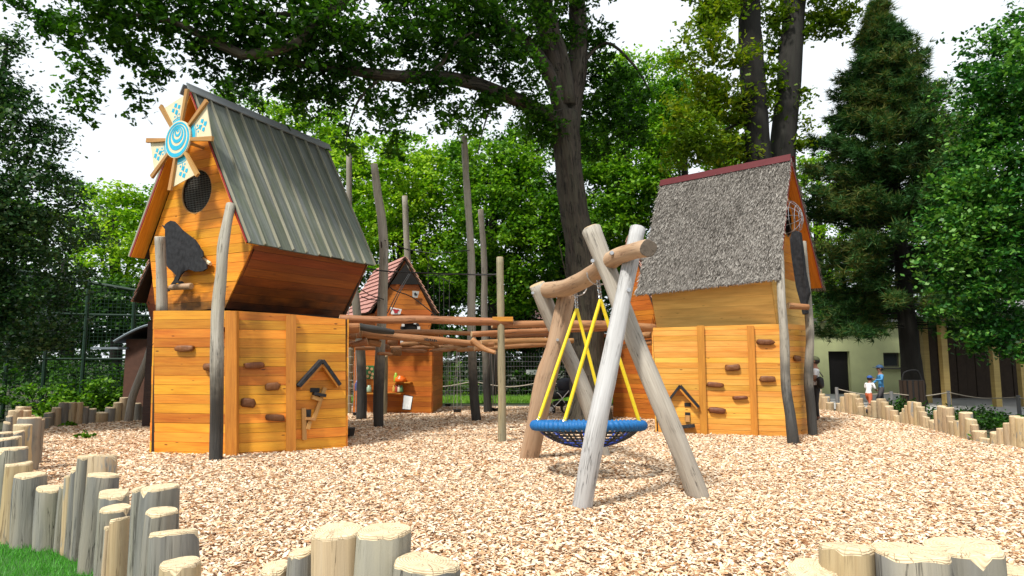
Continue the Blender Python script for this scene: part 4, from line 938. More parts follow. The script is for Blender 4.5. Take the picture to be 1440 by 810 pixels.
# ================================================================ rope walk: logs, poles, ropes, hanging pots
GB_ = 'stained logs of the high rope walk'
def beam(label, pts, r, mats=(M_BROWNLOG, M_LOGEND), n=14, name='walkway_log', sq=False, group=GB_, bulge=.07):
    pts = [P(*q) for q in pts]; c = pts[0]
    o = log(name, pts, r, mats, None, n, 12, .09, loc=c, bulge=bulge); tag(o, label, 'log beam', group); return o
beam('long knotty top log running right from the left tower to the squared end', [(478, 448, 12.6), (540, 450, 12.7), (600, 449, 12.75), (660, 452, 12.8), (722, 453, 12.85)], [.075, .08, .07, .085, .06])
o = MB(); c = P(707, 449, 12.83); box(o, c, Vector((.2, 0, 0)), Vector((0, .07, 0)), Vector((0, 0, .045))); o = o.build('squared_block', M_BATTEN, None, c); tag(o, 'bright orange squared timber end on top of the thin pale pole', 'timber block')
beam('top log continuing right behind the swing to the thatched tower', [(692, 457, 13.1), (760, 456, 13.4), (850, 457, 14.0), (920, 461, 14.6)], [.07, .08, .09, .085])
beam('second log under the top one, starting right of the tall middle pole', [(663, 470, 13.3), (740, 466, 13.7), (830, 463, 14.2), (905, 460, 14.9)], [.06, .055, .05])
beam('third darker log from the tall middle pole to the swing trunk', [(676, 483, 14.6), (740, 479, 15), (806, 479, 15.3)], [.07, .065, .06])
beam('lowest thin log below the walkway right of the middle pole', [(667, 491, 15.5), (720, 487, 15.7), (772, 484, 16)], [.06, .055])
beam('orange round log fixed to the left tower just below the top log', [(480, 461, 12.9), (505, 460, 13.0)], [.12, .11])
beam('smooth dark grey log lying across the orange stub by the left tower', [(497, 458, 13.1), (525, 463, 13.3), (553, 467, 13.6)], [.07, .08, .05], (M_CHARLOG, M_GREYEND))
beam('long slanting orange log with carved marks above the middle of the play area', [(508, 469, 13.5), (560, 474, 13.9), (620, 479, 14.3), (672, 483, 14.6), (694, 484, 14.7)], [.085, .075, .065, .07])
mk = bpy.data.objects[[o.name for o in bpy.data.objects if o.name.startswith('walkway_log')][-1]]
for i in range(7):
    c = P(598+i*2.6, 477.3+i*.3, 14.02); mb = MB(); box(mb, c, Vector((.012, 0, 0)), Vector((0, .03, 0)), Vector((.004*(i % 3-1), 0, .028 if i % 2 else .02))); mb.build('burned_mark', M_BLACK, mk)
beam('short stout log stub at the left end of the slanting orange log', [(510, 471, 13.7), (534, 472, 13.8)], [.1, .095])
beam('short diagonal log end hanging below the middle pole joint', [(664, 478, 14.5), (680, 490, 14.4), (697, 496, 14.3)], [.07, .06, .04])
for k, pts in enumerate(([(478, 470, 13.5), (500, 473, 13.6)], [(482, 486, 13.9), (500, 483, 14)], [(494, 486, 13.4), (516, 480, 13.5)], [(516, 480, 13.7), (535, 484, 13.8)], [(478, 476, 14.5), (498, 480, 14.6)])):
    beam(['stout stepping log against the left tower, upper', 'thin stepping log low beside the left tower', 'pointed pale stepping log left of the first charred pole', 'rounded stepping log at the first charred pole', 'back stepping log close to the left tower'][k], pts, [[.1, .09], [.06, .05], [.05, .09], [.09, .07], [.07, .06]][k], n=5, name='stepping_log', group='stepping logs of the rope walk')
for k, (lb, pts, rr__) in enumerate((('level brown rail just under the top log, left half of the walkway', [(486, 474, 15.2), (560, 467, 15.6), (640, 468, 16), (700, 471, 16.2)], [.06, .055, .05]),
    ('thin back rail behind the charred poles, left half of the walkway', [(500, 490, 17.2), (560, 489, 17.4), (640, 487, 17.6), (690, 483, 17.6)], [.05, .05, .045]),
    ('brown back rail level with the platform, running to the right cabin', [(690, 472, 17.2), (780, 471, 17.6), (868, 472, 17.8)], [.06, .055, .05]),
    ('short brown rail between swing leg and the thatched tower', [(860, 473, 15.2), (890, 472, 15), (922, 470, 14.7)], [.07, .08, .08]),
    ('curved brown log below the short rail at the thatched tower', [(866, 492, 15.4), (890, 484, 15.1), (921, 481, 14.8)], [.05, .06, .07]))):
    beam(lb, pts, rr__)
STEPS = [((545, 481), (560, 482), 17.0, .09), ((563, 484), (590, 484), 17.4, .07), ((590, 482), (612, 485), 17.0, .06), ((600, 477), (618, 488), 16.5, .07), ((550, 494), (565, 495), 16.4, .1),
         ((566, 493), (602, 494), 16.2, .05), ((604, 494), (640, 491), 16.4, .05), ((618, 489), (652, 491), 16.8, .06), ((638, 486), (668, 485), 17.4, .05), ((698, 476), (712, 477), 16.2, .05), ((576, 489), (606, 489), 18, .05), ((642, 493), (680, 489), 16.2, .055), ((540, 487), (548, 488), 16.5, .06), ((530, 497), (552, 498), 15.6, .04)]
for i, (a_, b_, D, r_) in enumerate(STEPS):
    pa, pb = P(*a_, D), P(*b_, D+.2); v, f = blobmesh((pa+pb)/2, (pb-pa)/2, Vector((0, .13, 0)), Vector((0, 0, r_)), i, .7, .12, 12, 6)
    o = mobj('stepping_log', v, f, M_BROWNLOG, None, (pa+pb)/2, True, uv=[[(v[j].y+v[j].z, v[j].x) for j in q] for q in f])
    tag(o, f'{ORD[i]} half log step counted along the low ring of the rope walk from the left', 'log step', 'half log steps of the rope walk')
GP = 'tall poles of the rope walk'
def pole(label, pts, r, D, mats=(M_CHARLOG, M_LOGEND), n=20):
    f0 = GD(pts[0][0], pts[0][1], .08); D0 = f0.y
    q = [f0]+[P(x, y, D0+(D-D0)*i/len(pts)) for i, (x, y) in enumerate(pts[1:], 1)]
    o = log('climbing_pole', q, r, mats, None, n, 12, .06, loc=Vector((f0.x, f0.y, 0)), bulge=.06); return tag(o, label, 'pole', GP)
pole('crooked grey pole with charred foot, tallest just right of the left tower roof', [(533, 600), (532, 560), (535, 490), (538, 420), (540, 360), (537, 310), (531, 270), (526, 231)], [.125, .125, .12, .115, .11, .1, .09], 15.3)
pole('pole with charred foot nearest behind the right side of the left tower', [(508, 590), (509, 540), (506, 480), (500, 420), (494, 370), (491, 300), (491, 215)], [.14, .12, .1, .085, .075], 17.2)
pole('slim grey pole standing in front of the A-frame cabin gable', [(573, 580), (573, 540), (577, 480), (578, 420), (573, 360), (569, 276)], [.13, .11, .095, .085], 19)
pole('tallest slender pole in the middle reaching into the oak leaves', [(671, 592), (667, 560), (664, 500), (663, 440), (663, 370), (659, 300), (655, 240), (653, 192)], [.13, .12, .11, .1, .09, .085], 16.8)
pole('dark slender pole right of the tallest middle one', [(686, 580), (684, 520), (681, 440), (681, 370), (676, 295)], [.13, .11, .095, .09], 19.2)
pole('thin pale pole in front, carrying the squared timber end', [(706, 622), (706, 580), (705, 500), (704, 430), (703, 362)], [.08, .078, .075, .07], 12.8, (M_POLELOG, M_LOGEND))
pole('short olive pole at the right corner of the centre cabin', [(597, 575), (597, 520), (596, 460), (595, 420)], [.11, .1], 19.2, (M_POLELOG, M_LOGEND))
pole('olive pole close behind the right edge of the left tower', [(489, 582), (490, 530), (494, 470)], [.11, .1], 19, (M_POLELOG, M_LOGEND))
pole('dark pole beside the door of the cabin at right, behind the swing', [(907, 583), (906, 540), (904, 480), (903, 400), (899, 360)], [.13, .12, .1], 17.5)
pole('brown pole in front of the centre cabin wall', [(540, 583), (541, 540), (541, 500)], [.09, .09], 18.6, (M_POLELOG, M_LOGEND))
def ropeobj(label, pts, r=.012, name='rope', mat=M_ROPE, cat='rope', group='ropes strung between poles'):
    mb = MB(); q = [P(*x) for x in pts]; rope(mb, q, r, 12, 5); o = mb.build(name, mat, None, q[0]); tag(o, label, cat, group)
ropeobj('dark rope from left tower roof past poles to the thin pale pole', [(500, 375, 13.8), (540, 381, 15), (575, 383, 16), (660, 386, 15), (704, 386, 12.8)], .018)
ropeobj('sagging rope from the crooked pole down across the cabin gable', [(490, 390, 15.3), (515, 412, 15.3), (540, 421, 15.3)])
ropeobj('diagonal rope falling from crooked pole over the gable to the right', [(536, 340, 15.4), (545, 400, 16), (580, 418, 17), (617, 447, 17)], .015)
ropeobj('rope loop low over the pink shingle roof', [(508, 417, 15.5), (520, 421, 15.6), (535, 422, 15.3)])
ropeobj('steep rope from slim grey pole down to the walkway', [(575, 385, 18.4), (560, 410, 17), (545, 440, 15.2)])
ropeobj('second steep rope parallel beside the first below slim grey pole', [(577, 385, 18.4), (562, 412, 17), (548, 442, 15.2)])
ropeobj('high rope from slim grey pole across to the tallest middle pole', [(572, 350, 18.5), (610, 356, 18), (660, 352, 16.8)])
ropeobj('hanging rope arc right of the slim pole against the trees', [(598, 355, 20), (605, 375, 20), (618, 390, 20), (640, 398, 20)])
ropeobj('upper rope from the crooked pole to the slim grey pole', [(541, 338, 15.4), (560, 346, 16.5), (575, 352, 18.5)])
for i, x in enumerate((602, 610, 618, 624, 632)): ropeobj(f'{ORD[i]} vertical net rope from the left, against the trees behind the rope walk', [(x, 392 if i else 372, 20.2), (x, 480, 20)], .012, 'net_rope')
ropeobj('horizontal rope across the vertical net ropes', [(596, 388, 20.2), (650, 386, 20.2), (690, 389, 19.5)])
for i, x in enumerate((479, 484, 490)): ropeobj(f'{ORD[i]} pale upright of the rope ladder by the left tower edge', [(x, 400+i*4, 18), (x+1, 580, 18)], .012, 'ladder_rope', M_PALEROPE, 'rope', 'rope ladder behind the left tower')
for i in range(8): ropeobj(f'{ORD[i]} rung from the top of the rope ladder by the left tower edge', [(484, 490+i*11, 18), (496, 491+i*11, 18)], .01, 'ladder_rung', M_PALEROPE, 'rope', 'rope ladder behind the left tower')
GH = 'black hanging pots under the rope walk'
def pot(label, px, py, wpx, top, cl):
    D = G(px, py+2).y; c = P(px, py, D); r = wpx/2*D/920; T = empty('hanging_pot', c, label, 'pot', GH)
    v, f, uv, m = tube([c-UP*r*.55, c-UP*r*.5, c+UP*r*.45, c+UP*r*.55, c+UP*r*.5, c-UP*r*.3], [r*.55, r*.68, r*.98, r*1.04, r*.9, r*.6], 16, caps=(True, True)); mb = MB(); mb.add(v, f, uv)
    mb.build('bowl', M_BLACK, T, smooth=False)
    for sx in (-1, 1):
        mb = MB(); rope(mb, [c+Vector((sx*r*.95, 0, r*.5)), P(px+cl, top, D)+Vector((sx*r*.25, 0, 0))], .009, 1, 5); mb.build('chain', M_WIRE, T)
    for sy in (-1,): 
        mb = MB(); rope(mb, [c+Vector((0, sy*r*.95, r*.5)), P(px+cl, top, D)], .009, 1, 5); mb.build('chain', M_WIRE, T)
for px, py, wd, lb in ((501, 583, 11, 'black pot hanging right beside the left tower edge'), (522, 577, 9, 'black pot hanging before the cabin wall, under the poster'), (567, 577, 7, 'small black pot left of slim pole foot'), (585, 576, 9, 'black pot at the right cabin corner by the white board'), (630, 570, 9, 'farthest black pot, standing out against the grey path'), (643, 579, 12, 'black pot left of the tallest middle pole'), (688, 577, 13, 'black pot in front of the dark slender pole'), (697, 577, 10, 'black pot touching the one before the dark slender pole'), (777, 577, 9, 'black pot below the stroller behind the swing'), (891, 576, 11, 'left black pot by the orange cabin wall behind the swing ring'), (908, 580, 11, 'right black pot by the orange cabin wall near the thatched tower')):
    pot(lb, px, py, wd, 488, 1)
pt = G(489, 617); pt.z = .06; mb = MB(); v, f, uv, m = tube([pt, pt+UP*.16], [.12, .15], 14); mb.add(v, f, uv); o = mb.build('ground_pot', M_BLACK, None, pt); tag(o, 'black tub standing on the chips at the right foot of the left tower', 'pot')

# ================================================================ nest swing
ft = G(820, 690); ft.z = 0
SW = empty('nest_swing', ft, 'log frame nest swing with blue rope ring on yellow ropes in the middle', 'swing')
l1 = GD(816, 714, .12)
log('frame_leg', [l1, P(835, 620, 7.25), P(858, 510, 7.45), P(878, 410, 7.68), P(897, 321, 7.85)], [.115, .11, .108, .1, .095], (M_WHITELOG, M_WHITELOG), SW, 18, 18, chamfer=.3)
l2 = GD(988, 699, .12)
log('frame_leg', [l2, P(940, 590, 7.75), P(893, 480, 7.95), P(862, 400, 8.1), P(831, 322, 8.25)], [.12, .12, .118, .115, .12], (M_GREYLOG, M_LOGEND), SW, 18, 18)
l3 = GD(742, 644, .12)
log('frame_leg', [l3, P(765, 545, 10.6), P(785, 470, 10.55), P(800, 400, 10.5)], [.16, .165, .15, .14], (M_TANLOG, M_LOGEND), SW, 16, 16)
l4 = GD(850, 641, .12)
log('frame_leg', [l4, P(825, 560, 10.95), P(785, 470, 10.9), P(755, 400, 10.75)], [.13, .13, .13, .13], (M_GREYLOG, M_LOGEND), SW, 16, 16)
log('cross_beam', [P(912, 349, 7.0), P(890, 353, 7.45), P(868, 361, 7.85), P(845, 377, 8.5), P(820, 394, 9.3), P(790, 406, 10.1), P(764, 408, 10.9)], [.095, .1, .105, .11, .125, .13, .13], (M_TANLOG, M_GREYEND), SW, 22, 18, bulge=.03, chamfer=.06)
RC = P(827, 598, 9.3); RR = .745
# rope ring with wound ridges
mb = MB(); NU, NV = 336, 12; v = []; f = []; TILT = Matrix.Rotation(R(-4.6), 3, 'X')
for i in range(NU):
    a = 2*math.pi*i/NU
    for j in range(NV):
        b = 2*math.pi*j/NV; ph = (a*64+b)*1.0; rr_ = .064*(1+.17*math.cos(ph))
        v.append(RC+TILT @ Vector(((RR+rr_*math.cos(b))*math.cos(a), (RR+rr_*math.cos(b))*math.sin(a), rr_*math.sin(b))))
for i in range(NU):
    for j in range(NV): i2, j2 = (i+1) % NU, (j+1) % NV; f.append([i*NV+j, i2*NV+j, i2*NV+j2, i*NV+j2])
M_BLUE = plain('blue wound rope', (.006, .13, .38), .6, noise=.35, scale=60)
ringo = mobj('rope_ring', v, f, M_BLUE, SW, smooth=True)
nb = MB(); K = 24; Rn = RR-.05
def bowl(r, a): return RC+TILT @ Vector((r*math.cos(a), r*math.sin(a), -.05-.25*(1-(r/Rn)**2)**.8))
for k in range(K):
    a = 2*math.pi*k/K; rope(nb, [bowl(Rn*(1-t*.97), a) for t in np.linspace(0, 1, 9)], .015, 10, 5, 0 if k % 3 else 1)
for j, r in enumerate(np.linspace(.12, .97, 10)):
    rope(nb, [bowl(Rn*r, a) for a in np.linspace(0, 2*math.pi, 37)], .011, 48, 5, 1 if 2 < j < 7 and j % 2 else 0)
tag(nb.build('net_basket', [M_BLACK, plain('blue net rope', (.02, .05, .3), .6)], SW), kind='stuff')
def chainlinks(a, b, parent, n):
    mb = MB(); d = unit(b-a); s1 = d.orthogonal().normalized(); s2 = d.cross(s1); L = (b-a).length/n
    for i in range(n):
        c = lerp(a, b, (i+.5)/n); u_ = s1 if i % 2 else s2
        rope(mb, [c+d*(math.cos(t)*L*.68)+u_*(math.sin(t)*.026) for t in np.linspace(0, 2*math.pi, 9)], .008, 10, 5)
    mb.build('chain', M_STEEL, parent)
for (tx, ty, tD, ax_, ay_, ends) in ((811, 405, 9.85, 811, 434, ((768, 590, 9.55), (851, 590, 9.95))), (842, 388, 8.75, 844.5, 421, ((795, 594, 8.68), (895, 592, 8.95)))):
    a_, b_ = P(tx, ty, tD), P(ax_, ay_, tD)
    chainlinks(a_+Vector((-.02, 0, 0)), b_, SW, 8)
    mb = MB(); v, f, uv, _ = tube([a_+Vector((.155*math.cos(t), .0, .03+.15*math.sin(t))) for t in np.linspace(0, 2*math.pi, 19)], .01, 5); mb.add(v, f, uv); mb.build('shackle', M_STEEL, SW)
    for (ex_, ey_, eD) in ends:
        e = P(ex_, ey_, eD); d = e-RC; an = math.atan2(d.y, d.x); e2 = RC+TILT @ Vector((RR*math.cos(an), RR*math.sin(an), .06))
        mb = MB(); rope(mb, [b_, e2], .025, 2, 10); mb.build('yellow_rope', M_YELLOW, SW)
        chainlinks(e2+UP*.05, e2-UP*.02, SW, 2)
for x, y, D in ((749, 412, 10.6), (784, 478, 10.38), (884, 408, 7.58), (833, 367, 8.1), (860, 356, 7.72)):
    c = P(x, y, D); mb = MB(); v, f, uv, _ = tube([c+Vector((0, .03, 0)), c-Vector((0, .03, 0))], .024, 8); mb.add(v, f, uv); mb.build('bolt', M_STEEL, SW)
c = P(971, 645, 7.6)

# ================================================================ trees
M_BARK = wood('oak bark', (.085, .066, .05), (.022, .016, .012), (.03, .022, .016), 0, .9, .1, grain=(13, 2.2), bump=2.5, blotch=.4, gcol=(.08, .085, .05), cracks=1.)
M_DARKBARK = wood('dark bark', (.022, .019, .016), (.012, .01, .009), (.015, .012, .01), 0, .9, .2, grain=(14, 2.5), bump=1., blotch=.4, gcol=(.03, .033, .024))
M_OAKLEAF = leafmat('oak leaf', (.009, .038, .003), (.03, .10, .006), .38, .5, (.075, .19, .012), .15)
M_BRIGHT = leafmat('sunlit toned green leaf', (.06, .17, .006), (.18, .36, .012), .44, .5, (.38, .55, .04), .15)  # sunlight on the background trees is put into this leaf colour
M_MID = leafmat('mid green leaf', (.024, .09, .005), (.085, .22, .011), .4, .5, (.19, .36, .022), .18)
M_DEEP = leafmat('deep green leaf', (.007, .032, .004), (.024, .082, .007), .3, .45, (.06, .16, .014), .2)
M_BLUEGREEN = leafmat('blue green leaf', (.009, .036, .010), (.028, .085, .022), .25, .45, (.09, .16, .06), .25)
M_YELLOWLEAF = leafmat('yellowish oak leaf', (.05, .105, .004), (.12, .2, .008), .38, .5, (.22, .26, .012), .15)
M_HOLLY = leafmat('glossy right tree leaf', (.008, .05, .008), (.03, .13, .016), .32, .45, (.14, .31, .05), .25)
M_NEEDLE = leafmat('conifer needles', (.016, .055, .014), (.042, .12, .03), .22, .6, (.12, .13, .03), .15)
def leafarr(rg, cen, n, size, up=.5, lobed=False):
    """n leaf faces at cen"""
    nv = rg.normal(0, 1, (n, 3)); nv[:, 2] = np.abs(nv[:, 2])+up; nv /= np.linalg.norm(nv, axis=1)[:, None]
    t = np.cross(nv, rg.normal(0, 1, (n, 3))); t /= np.linalg.norm(t, axis=1)[:, None]; b = np.cross(nv, t)
    L = size*rg.uniform(.6, 1.25, n)[:, None]; W = L*rg.uniform(.3, .42, n)[:, None]
    if lobed:
        a = cen-t*L*.55; c = cen+t*L*.5; m = -nv*L*.1
        v = np.stack([a, cen-t*L*.12+b*W*.75, cen+t*L*.08+b*W*.45, cen+t*L*.28+b*W*.9, c+m, cen+t*L*.28-b*W*.9, cen+t*L*.08-b*W*.45, cen-t*L*.12-b*W*.75], 1)
        return v.reshape(-1, 3), np.arange(n*8).reshape(-1, 8)
    v = np.stack([cen-t*L*.55, cen+b*W-nv*L*.06, cen+t*L*.5-nv*L*.16, cen-b*W-nv*L*.06], 1)
    return v.reshape(-1, 3), np.arange(n*4).reshape(-1, 4)
def crownmesh(name, blobs, n, size, mat, seed, cl=.55, per=70, lobed=False, shell=.5, flat=.6, up=.5, origin=None):
    """blobs: (centre, radii xyz); leaves gathered in clumps through the blobs"""
    rg = np.random.default_rng(seed); B_ = [(np.array(c, float), np.array(r, float)) for c, r in blobs]
    wgt = np.array([np.prod(r)**(2/3) for _, r in B_]); wgt /= wgt.sum(); nc = max(len(B_), n//per); pick = rg.choice(len(B_), nc, p=wgt)
    d = rg.normal(0, 1, (nc, 3)); d /= np.linalg.norm(d, axis=1)[:, None]; rad = rg.uniform(shell**3, 1, nc)**(1/3)
    cc = np.array([B_[k][0] for k in pick])+d*rad[:, None]*np.array([B_[k][1] for k in pick])
    cs = cl*rg.uniform(.45, 1.3, nc)
    idx = rg.integers(0, nc, n); off = rg.normal(0, .42, (n, 3)); tw = rg.normal(0, 1, (nc, 3)); tw[:, 2] *= .45; tw /= np.linalg.norm(tw, axis=1)[:, None]; off[:, 2] *= flat; off = off*.8+tw[idx]*rg.uniform(-1.1, 1.1, n)[:, None]
    cen = cc[idx]+off*cs[idx][:, None]
    if origin is not None: cen = cen-np.array(origin)
    v, f = leafarr(rg, cen, n, size, up, lobed)
    return npmesh(name, v, f, mat, me_only=True)
def tree(label, base, trunk, limbs, blobs, n, size, leaf, bark, seed, cat='tree', group=None, name='tree', sides=14, crown_me=None, **kw):
    """trunk: (points, radii); limbs: list of (points, radii)"""
    T = empty(name, base, label, cat, group); b = Vector(base)
    if trunk:
        log('trunk', trunk[0], trunk[1], (bark, bark), T, 22, sides, .07, seed, bulge=.03)
    mb = MB()
    for i, (p_, r_) in enumerate(limbs): v, f, uv, _ = tube(smooth_path(p_, 12), r_, 8, .06, True, seed+i, .04); mb.add(v, f, uv)
    if limbs: o = mb.build('limbs', bark, T); o.data.polygons.foreach_set('use_smooth', [True]*len(o.data.polygons))
    if n:
        me = crownmesh('crown', blobs, n, size, leaf, seed, origin=b, **kw); o = bpy.data.objects.new('crown', me); place(o, T, Matrix.Translation(b))
    return T
def pb(px, py, D, rpx, ry=None, rd=None):
    """blob given by pixel centre, depth and pixel radius"""
    r = rpx*D/920; return (P(px, py, D), (r, rd*D/920 if rd else r, (ry or rpx)*D/920))
# ---- the big oak between the towers
ob = G(828, 592); ob.z = 0; D0 = ob.y
def O(px, py, D): return P(px, py, D)
tr = ([ob-UP*.2, O(829, 560, D0), O(827, 500, D0), O(823, 430, D0), O(816, 350, D0), O(806, 290, D0), O(799, 230, D0-.1), O(793, 160, D0-.2)], [.74, .52, .46, .43, .42, .40, .38, .37, .39])
BRX = []
def brn(pts, r): BRX.append(([O(*q) for q in pts], r))
brn([(790, 175, D0-.2), (745, 148, 16.6), (700, 130, 15.8), (655, 113, 15), (600, 109, 14.2), (545, 106, 13.6), (490, 99, 13.2), (420, 90, 12.8), (350, 80, 12.6)], [.27, .2, .19, .17, .15, .13, .11, .08, .04])
brn([(792, 170, D0-.2), (775, 110, 16.8), (745, 65, 16.2), (700, 28, 15.6), (650, -10, 15), (600, -40, 14.4)], [.24, .18, .17, .15, .12, .08])
brn([(792, 150, D0-.2), (780, 90, 17), (765, 40, 16.8), (752, -10, 16.5), (735, -80, 16)], [.26, .22, .2, .18, .12])
brn([(796, 150, D0-.2), (788, 90, 17.1), (772, 30, 17), (757, -25, 17), (745, -120, 17)], [.3, .27, .24, .22, .14])
brn([(800, 195, D0-.1), (806, 140, D0), (813, 90, D0+.1), (813, 40, D0+.2), (811, -20, D0+.2), (815, -120, D0+.2)], [.26, .27, .26, .24, .22, .14])
brn([(745, 65, 16.2), (715, 42, 15.6), (685, 42, 15), (660, 60, 14.6), (645, 90, 14.4)], [.1, .09, .07, .05, .02])
brn([(600, -40, 14.4), (500, -10, 13), (430, 50, 12.4), (400, 66, 12.2), (345, 78, 12), (290, 52, 11.8), (225, 25, 11.6), (150, 20, 11.6)], [.1, .13, .12, .11, .1, .08, .05, .02])
brn([(500, -10, 13), (430, 15, 12.8), (380, 20, 12.4), (330, 0, 12)], [.09, .07, .05, .03])
brn([(700, 130, 15.8), (690, 150, 15.4), (680, 180, 15.2), (672, 215, 15)], [.05, .03, .015, .01])
brn([(540, 105, 13.6), (505, 140, 13.4), (490, 180, 13.3), (485, 215, 13.2)], [.05, .03, .015, .01])
brn([(600, 108, 14.2), (620, 90, 14), (640, 60, 14), (665, 45, 14)], [.05, .05, .04, .02])
brn([(812, 100, D0+.1), (850, 60, 17.5), (890, 90, 17.6), (915, 130, 17.8)], [.06, .05, .04, .015])
brn([(822, 440, D0-.3), (800, 400, D0-.45), (784, 330, D0-.5)], [.02, .02, .01])
oakb = []
for q in [(60, 20, 12.2, 26, 15), (95, 45, 12, 34), (110, 95, 12, 30, 34), (120, 140, 12, 20, 22), (140, 30, 12, 40, 26), (125, 165, 12.1, 10, 10), (170, 60, 12.2, 36, 24), (205, 85, 12.4, 30, 16), (200, 25, 11.8, 40), (200, 135, 12.4, 12, 22), (192, 158, 12.4, 13, 7), (222, 108, 12.5, 16, 14),
          (250, 20, 11.8, 40), (285, 70, 12, 30, 22), (320, 30, 12, 45), (345, 95, 12.6, 38, 20), (295, 105, 12.6, 22, 12), (375, 60, 12.4, 45), (420, 25, 12.4, 50), (400, 115, 13.2, 34, 26), (440, 95, 13, 45), (335, 130, 14.2, 34, 18), (420, 150, 14, 26, 20),
          (480, 50, 13, 50), (470, 130, 13.4, 34, 34), (500, 100, 13.6, 40), (490, 200, 13.3, 22, 32), (540, 60, 13.6, 50), (540, 150, 13.8, 32, 30), (555, 200, 13.8, 24, 20), (590, 40, 14, 50), (590, 125, 14.2, 34, 24), (625, 140, 14.6, 30, 30), (650, 165, 14.8, 24, 30), (640, 80, 14.6, 42), (620, 180, 14.2, 16, 12),
          (680, 60, 15.2, 48), (690, 150, 15.4, 32, 22), (720, 100, 15.8, 44), (740, 40, 16.2, 46), (755, 150, 16.4, 36, 24), (670, 5, 14.6, 50), (790, 30, 17.8, 44), (800, 80, 18, 36), (840, 60, 17.8, 26, 30), (850, 100, 17.7, 30, 26), (885, 120, 17.8, 30, 30), (840, 150, 18.2, 40, 30), (880, 180, 18, 34), (770, 185, 17, 34, 20), (835, 200, 18, 30, 26)]:
    oakb.append(pb(q[0], q[1], q[2], q[3], q[4] if len(q) > 4 else None, q[3]*1.4))
for q in [(300, -40, 12, 90), (450, -60, 13, 90), (600, -50, 14, 90), (750, -70, 16, 100), (820, -60, 18, 80), (700, -180, 16, 150), (150, -40, 11.6, 70), (500, -160, 14, 120)]: oakb.append(pb(*q))
tree('huge dark oak with forked trunk standing between the two towers, limbs spreading left', ob, tr, BRX, oakb, 80000, .13, M_OAKLEAF, M_BARK, 3, name='oak_tree', sides=28, cl=.3, per=26, lobed=True, flat=.7, shell=.15)
rt = MB()
# ---- twin dark trunks behind the thatched tower
for k, (lb, x0, y0, x1, x2, D, sd_) in enumerate((('dark straight trunk, left one of the pair behind the thatched roof', 1072, 575, 1066, 1052, 22.5, 31), ('dark straight trunk, right one of the pair behind the thatched roof', 1092, 575, 1100, 1118, 23.2, 37))):
    b = P(x0, 575, D); b.z = 0; r = .46
    bl = [pb(*q) for q in ([(1010, 30, D-1, 30), (985, 70, D-1.5, 34), (1030, 85, D-1, 32), (1000, 130, D-1, 36), (965, 160, D-1.5, 30), (1035, 150, D, 26), (985, 200, D-1.5, 40, 30), (960, 215, D-1, 30), (1030, 210, D, 30), (1060, 150, D+.5, 22), (1075, 100, D, 14, 20), (1020, -20, D, 60)] if k == 0 else
                           [(1150, 10, D, 30, 22), (1165, 40, D, 26, 16), (1185, 22, D, 20, 12), (1140, 48, D, 20, 14), (1090, 20, D, 16, 18), (1088, 60, D+.4, 12, 22), (1090, 165, D, 14, 12), (1125, 135, D, 14, 12), (1128, 180, D, 14, 10), (1120, 205, D, 10, 8), (1130, -50, D, 70), (1088, 125, D, 12, 18)])]
    lm = [([P(x1, 160, D), P(1035, 175, D), P(1005, 190, D-.5)], [.09, .06, .03]), ([P(x1, 190, D), P(1030, 200, D), P(1015, 215, D-.5)], [.07, .05, .02])] if k == 0 else [([P(1108, 60, D), P(1140, 40, D), P(1185, 20, D)], [.09, .06, .02]), ([P(1104, 150, D), P(1125, 135, D)], [.05, .02])]
    tree(lb, b, ([b-UP*.2, P(lerp(x0, x1, .6), 400, D), P(x1, 225, D), P(lerp(x1, x2, .55), 110, D), P(x2, 0, D), P(x2+(x2-x1)*.9, -110, D)], [.56, .48, .45, .43, .38, .3]), lm, bl, 15000 if k == 0 else 8500, .17, M_YELLOWLEAF, M_DARKBARK, sd_, name='oak_tree', group='pair of dark trunks behind the thatched tower', cl=.5, per=50, lobed=True, shell=.2)
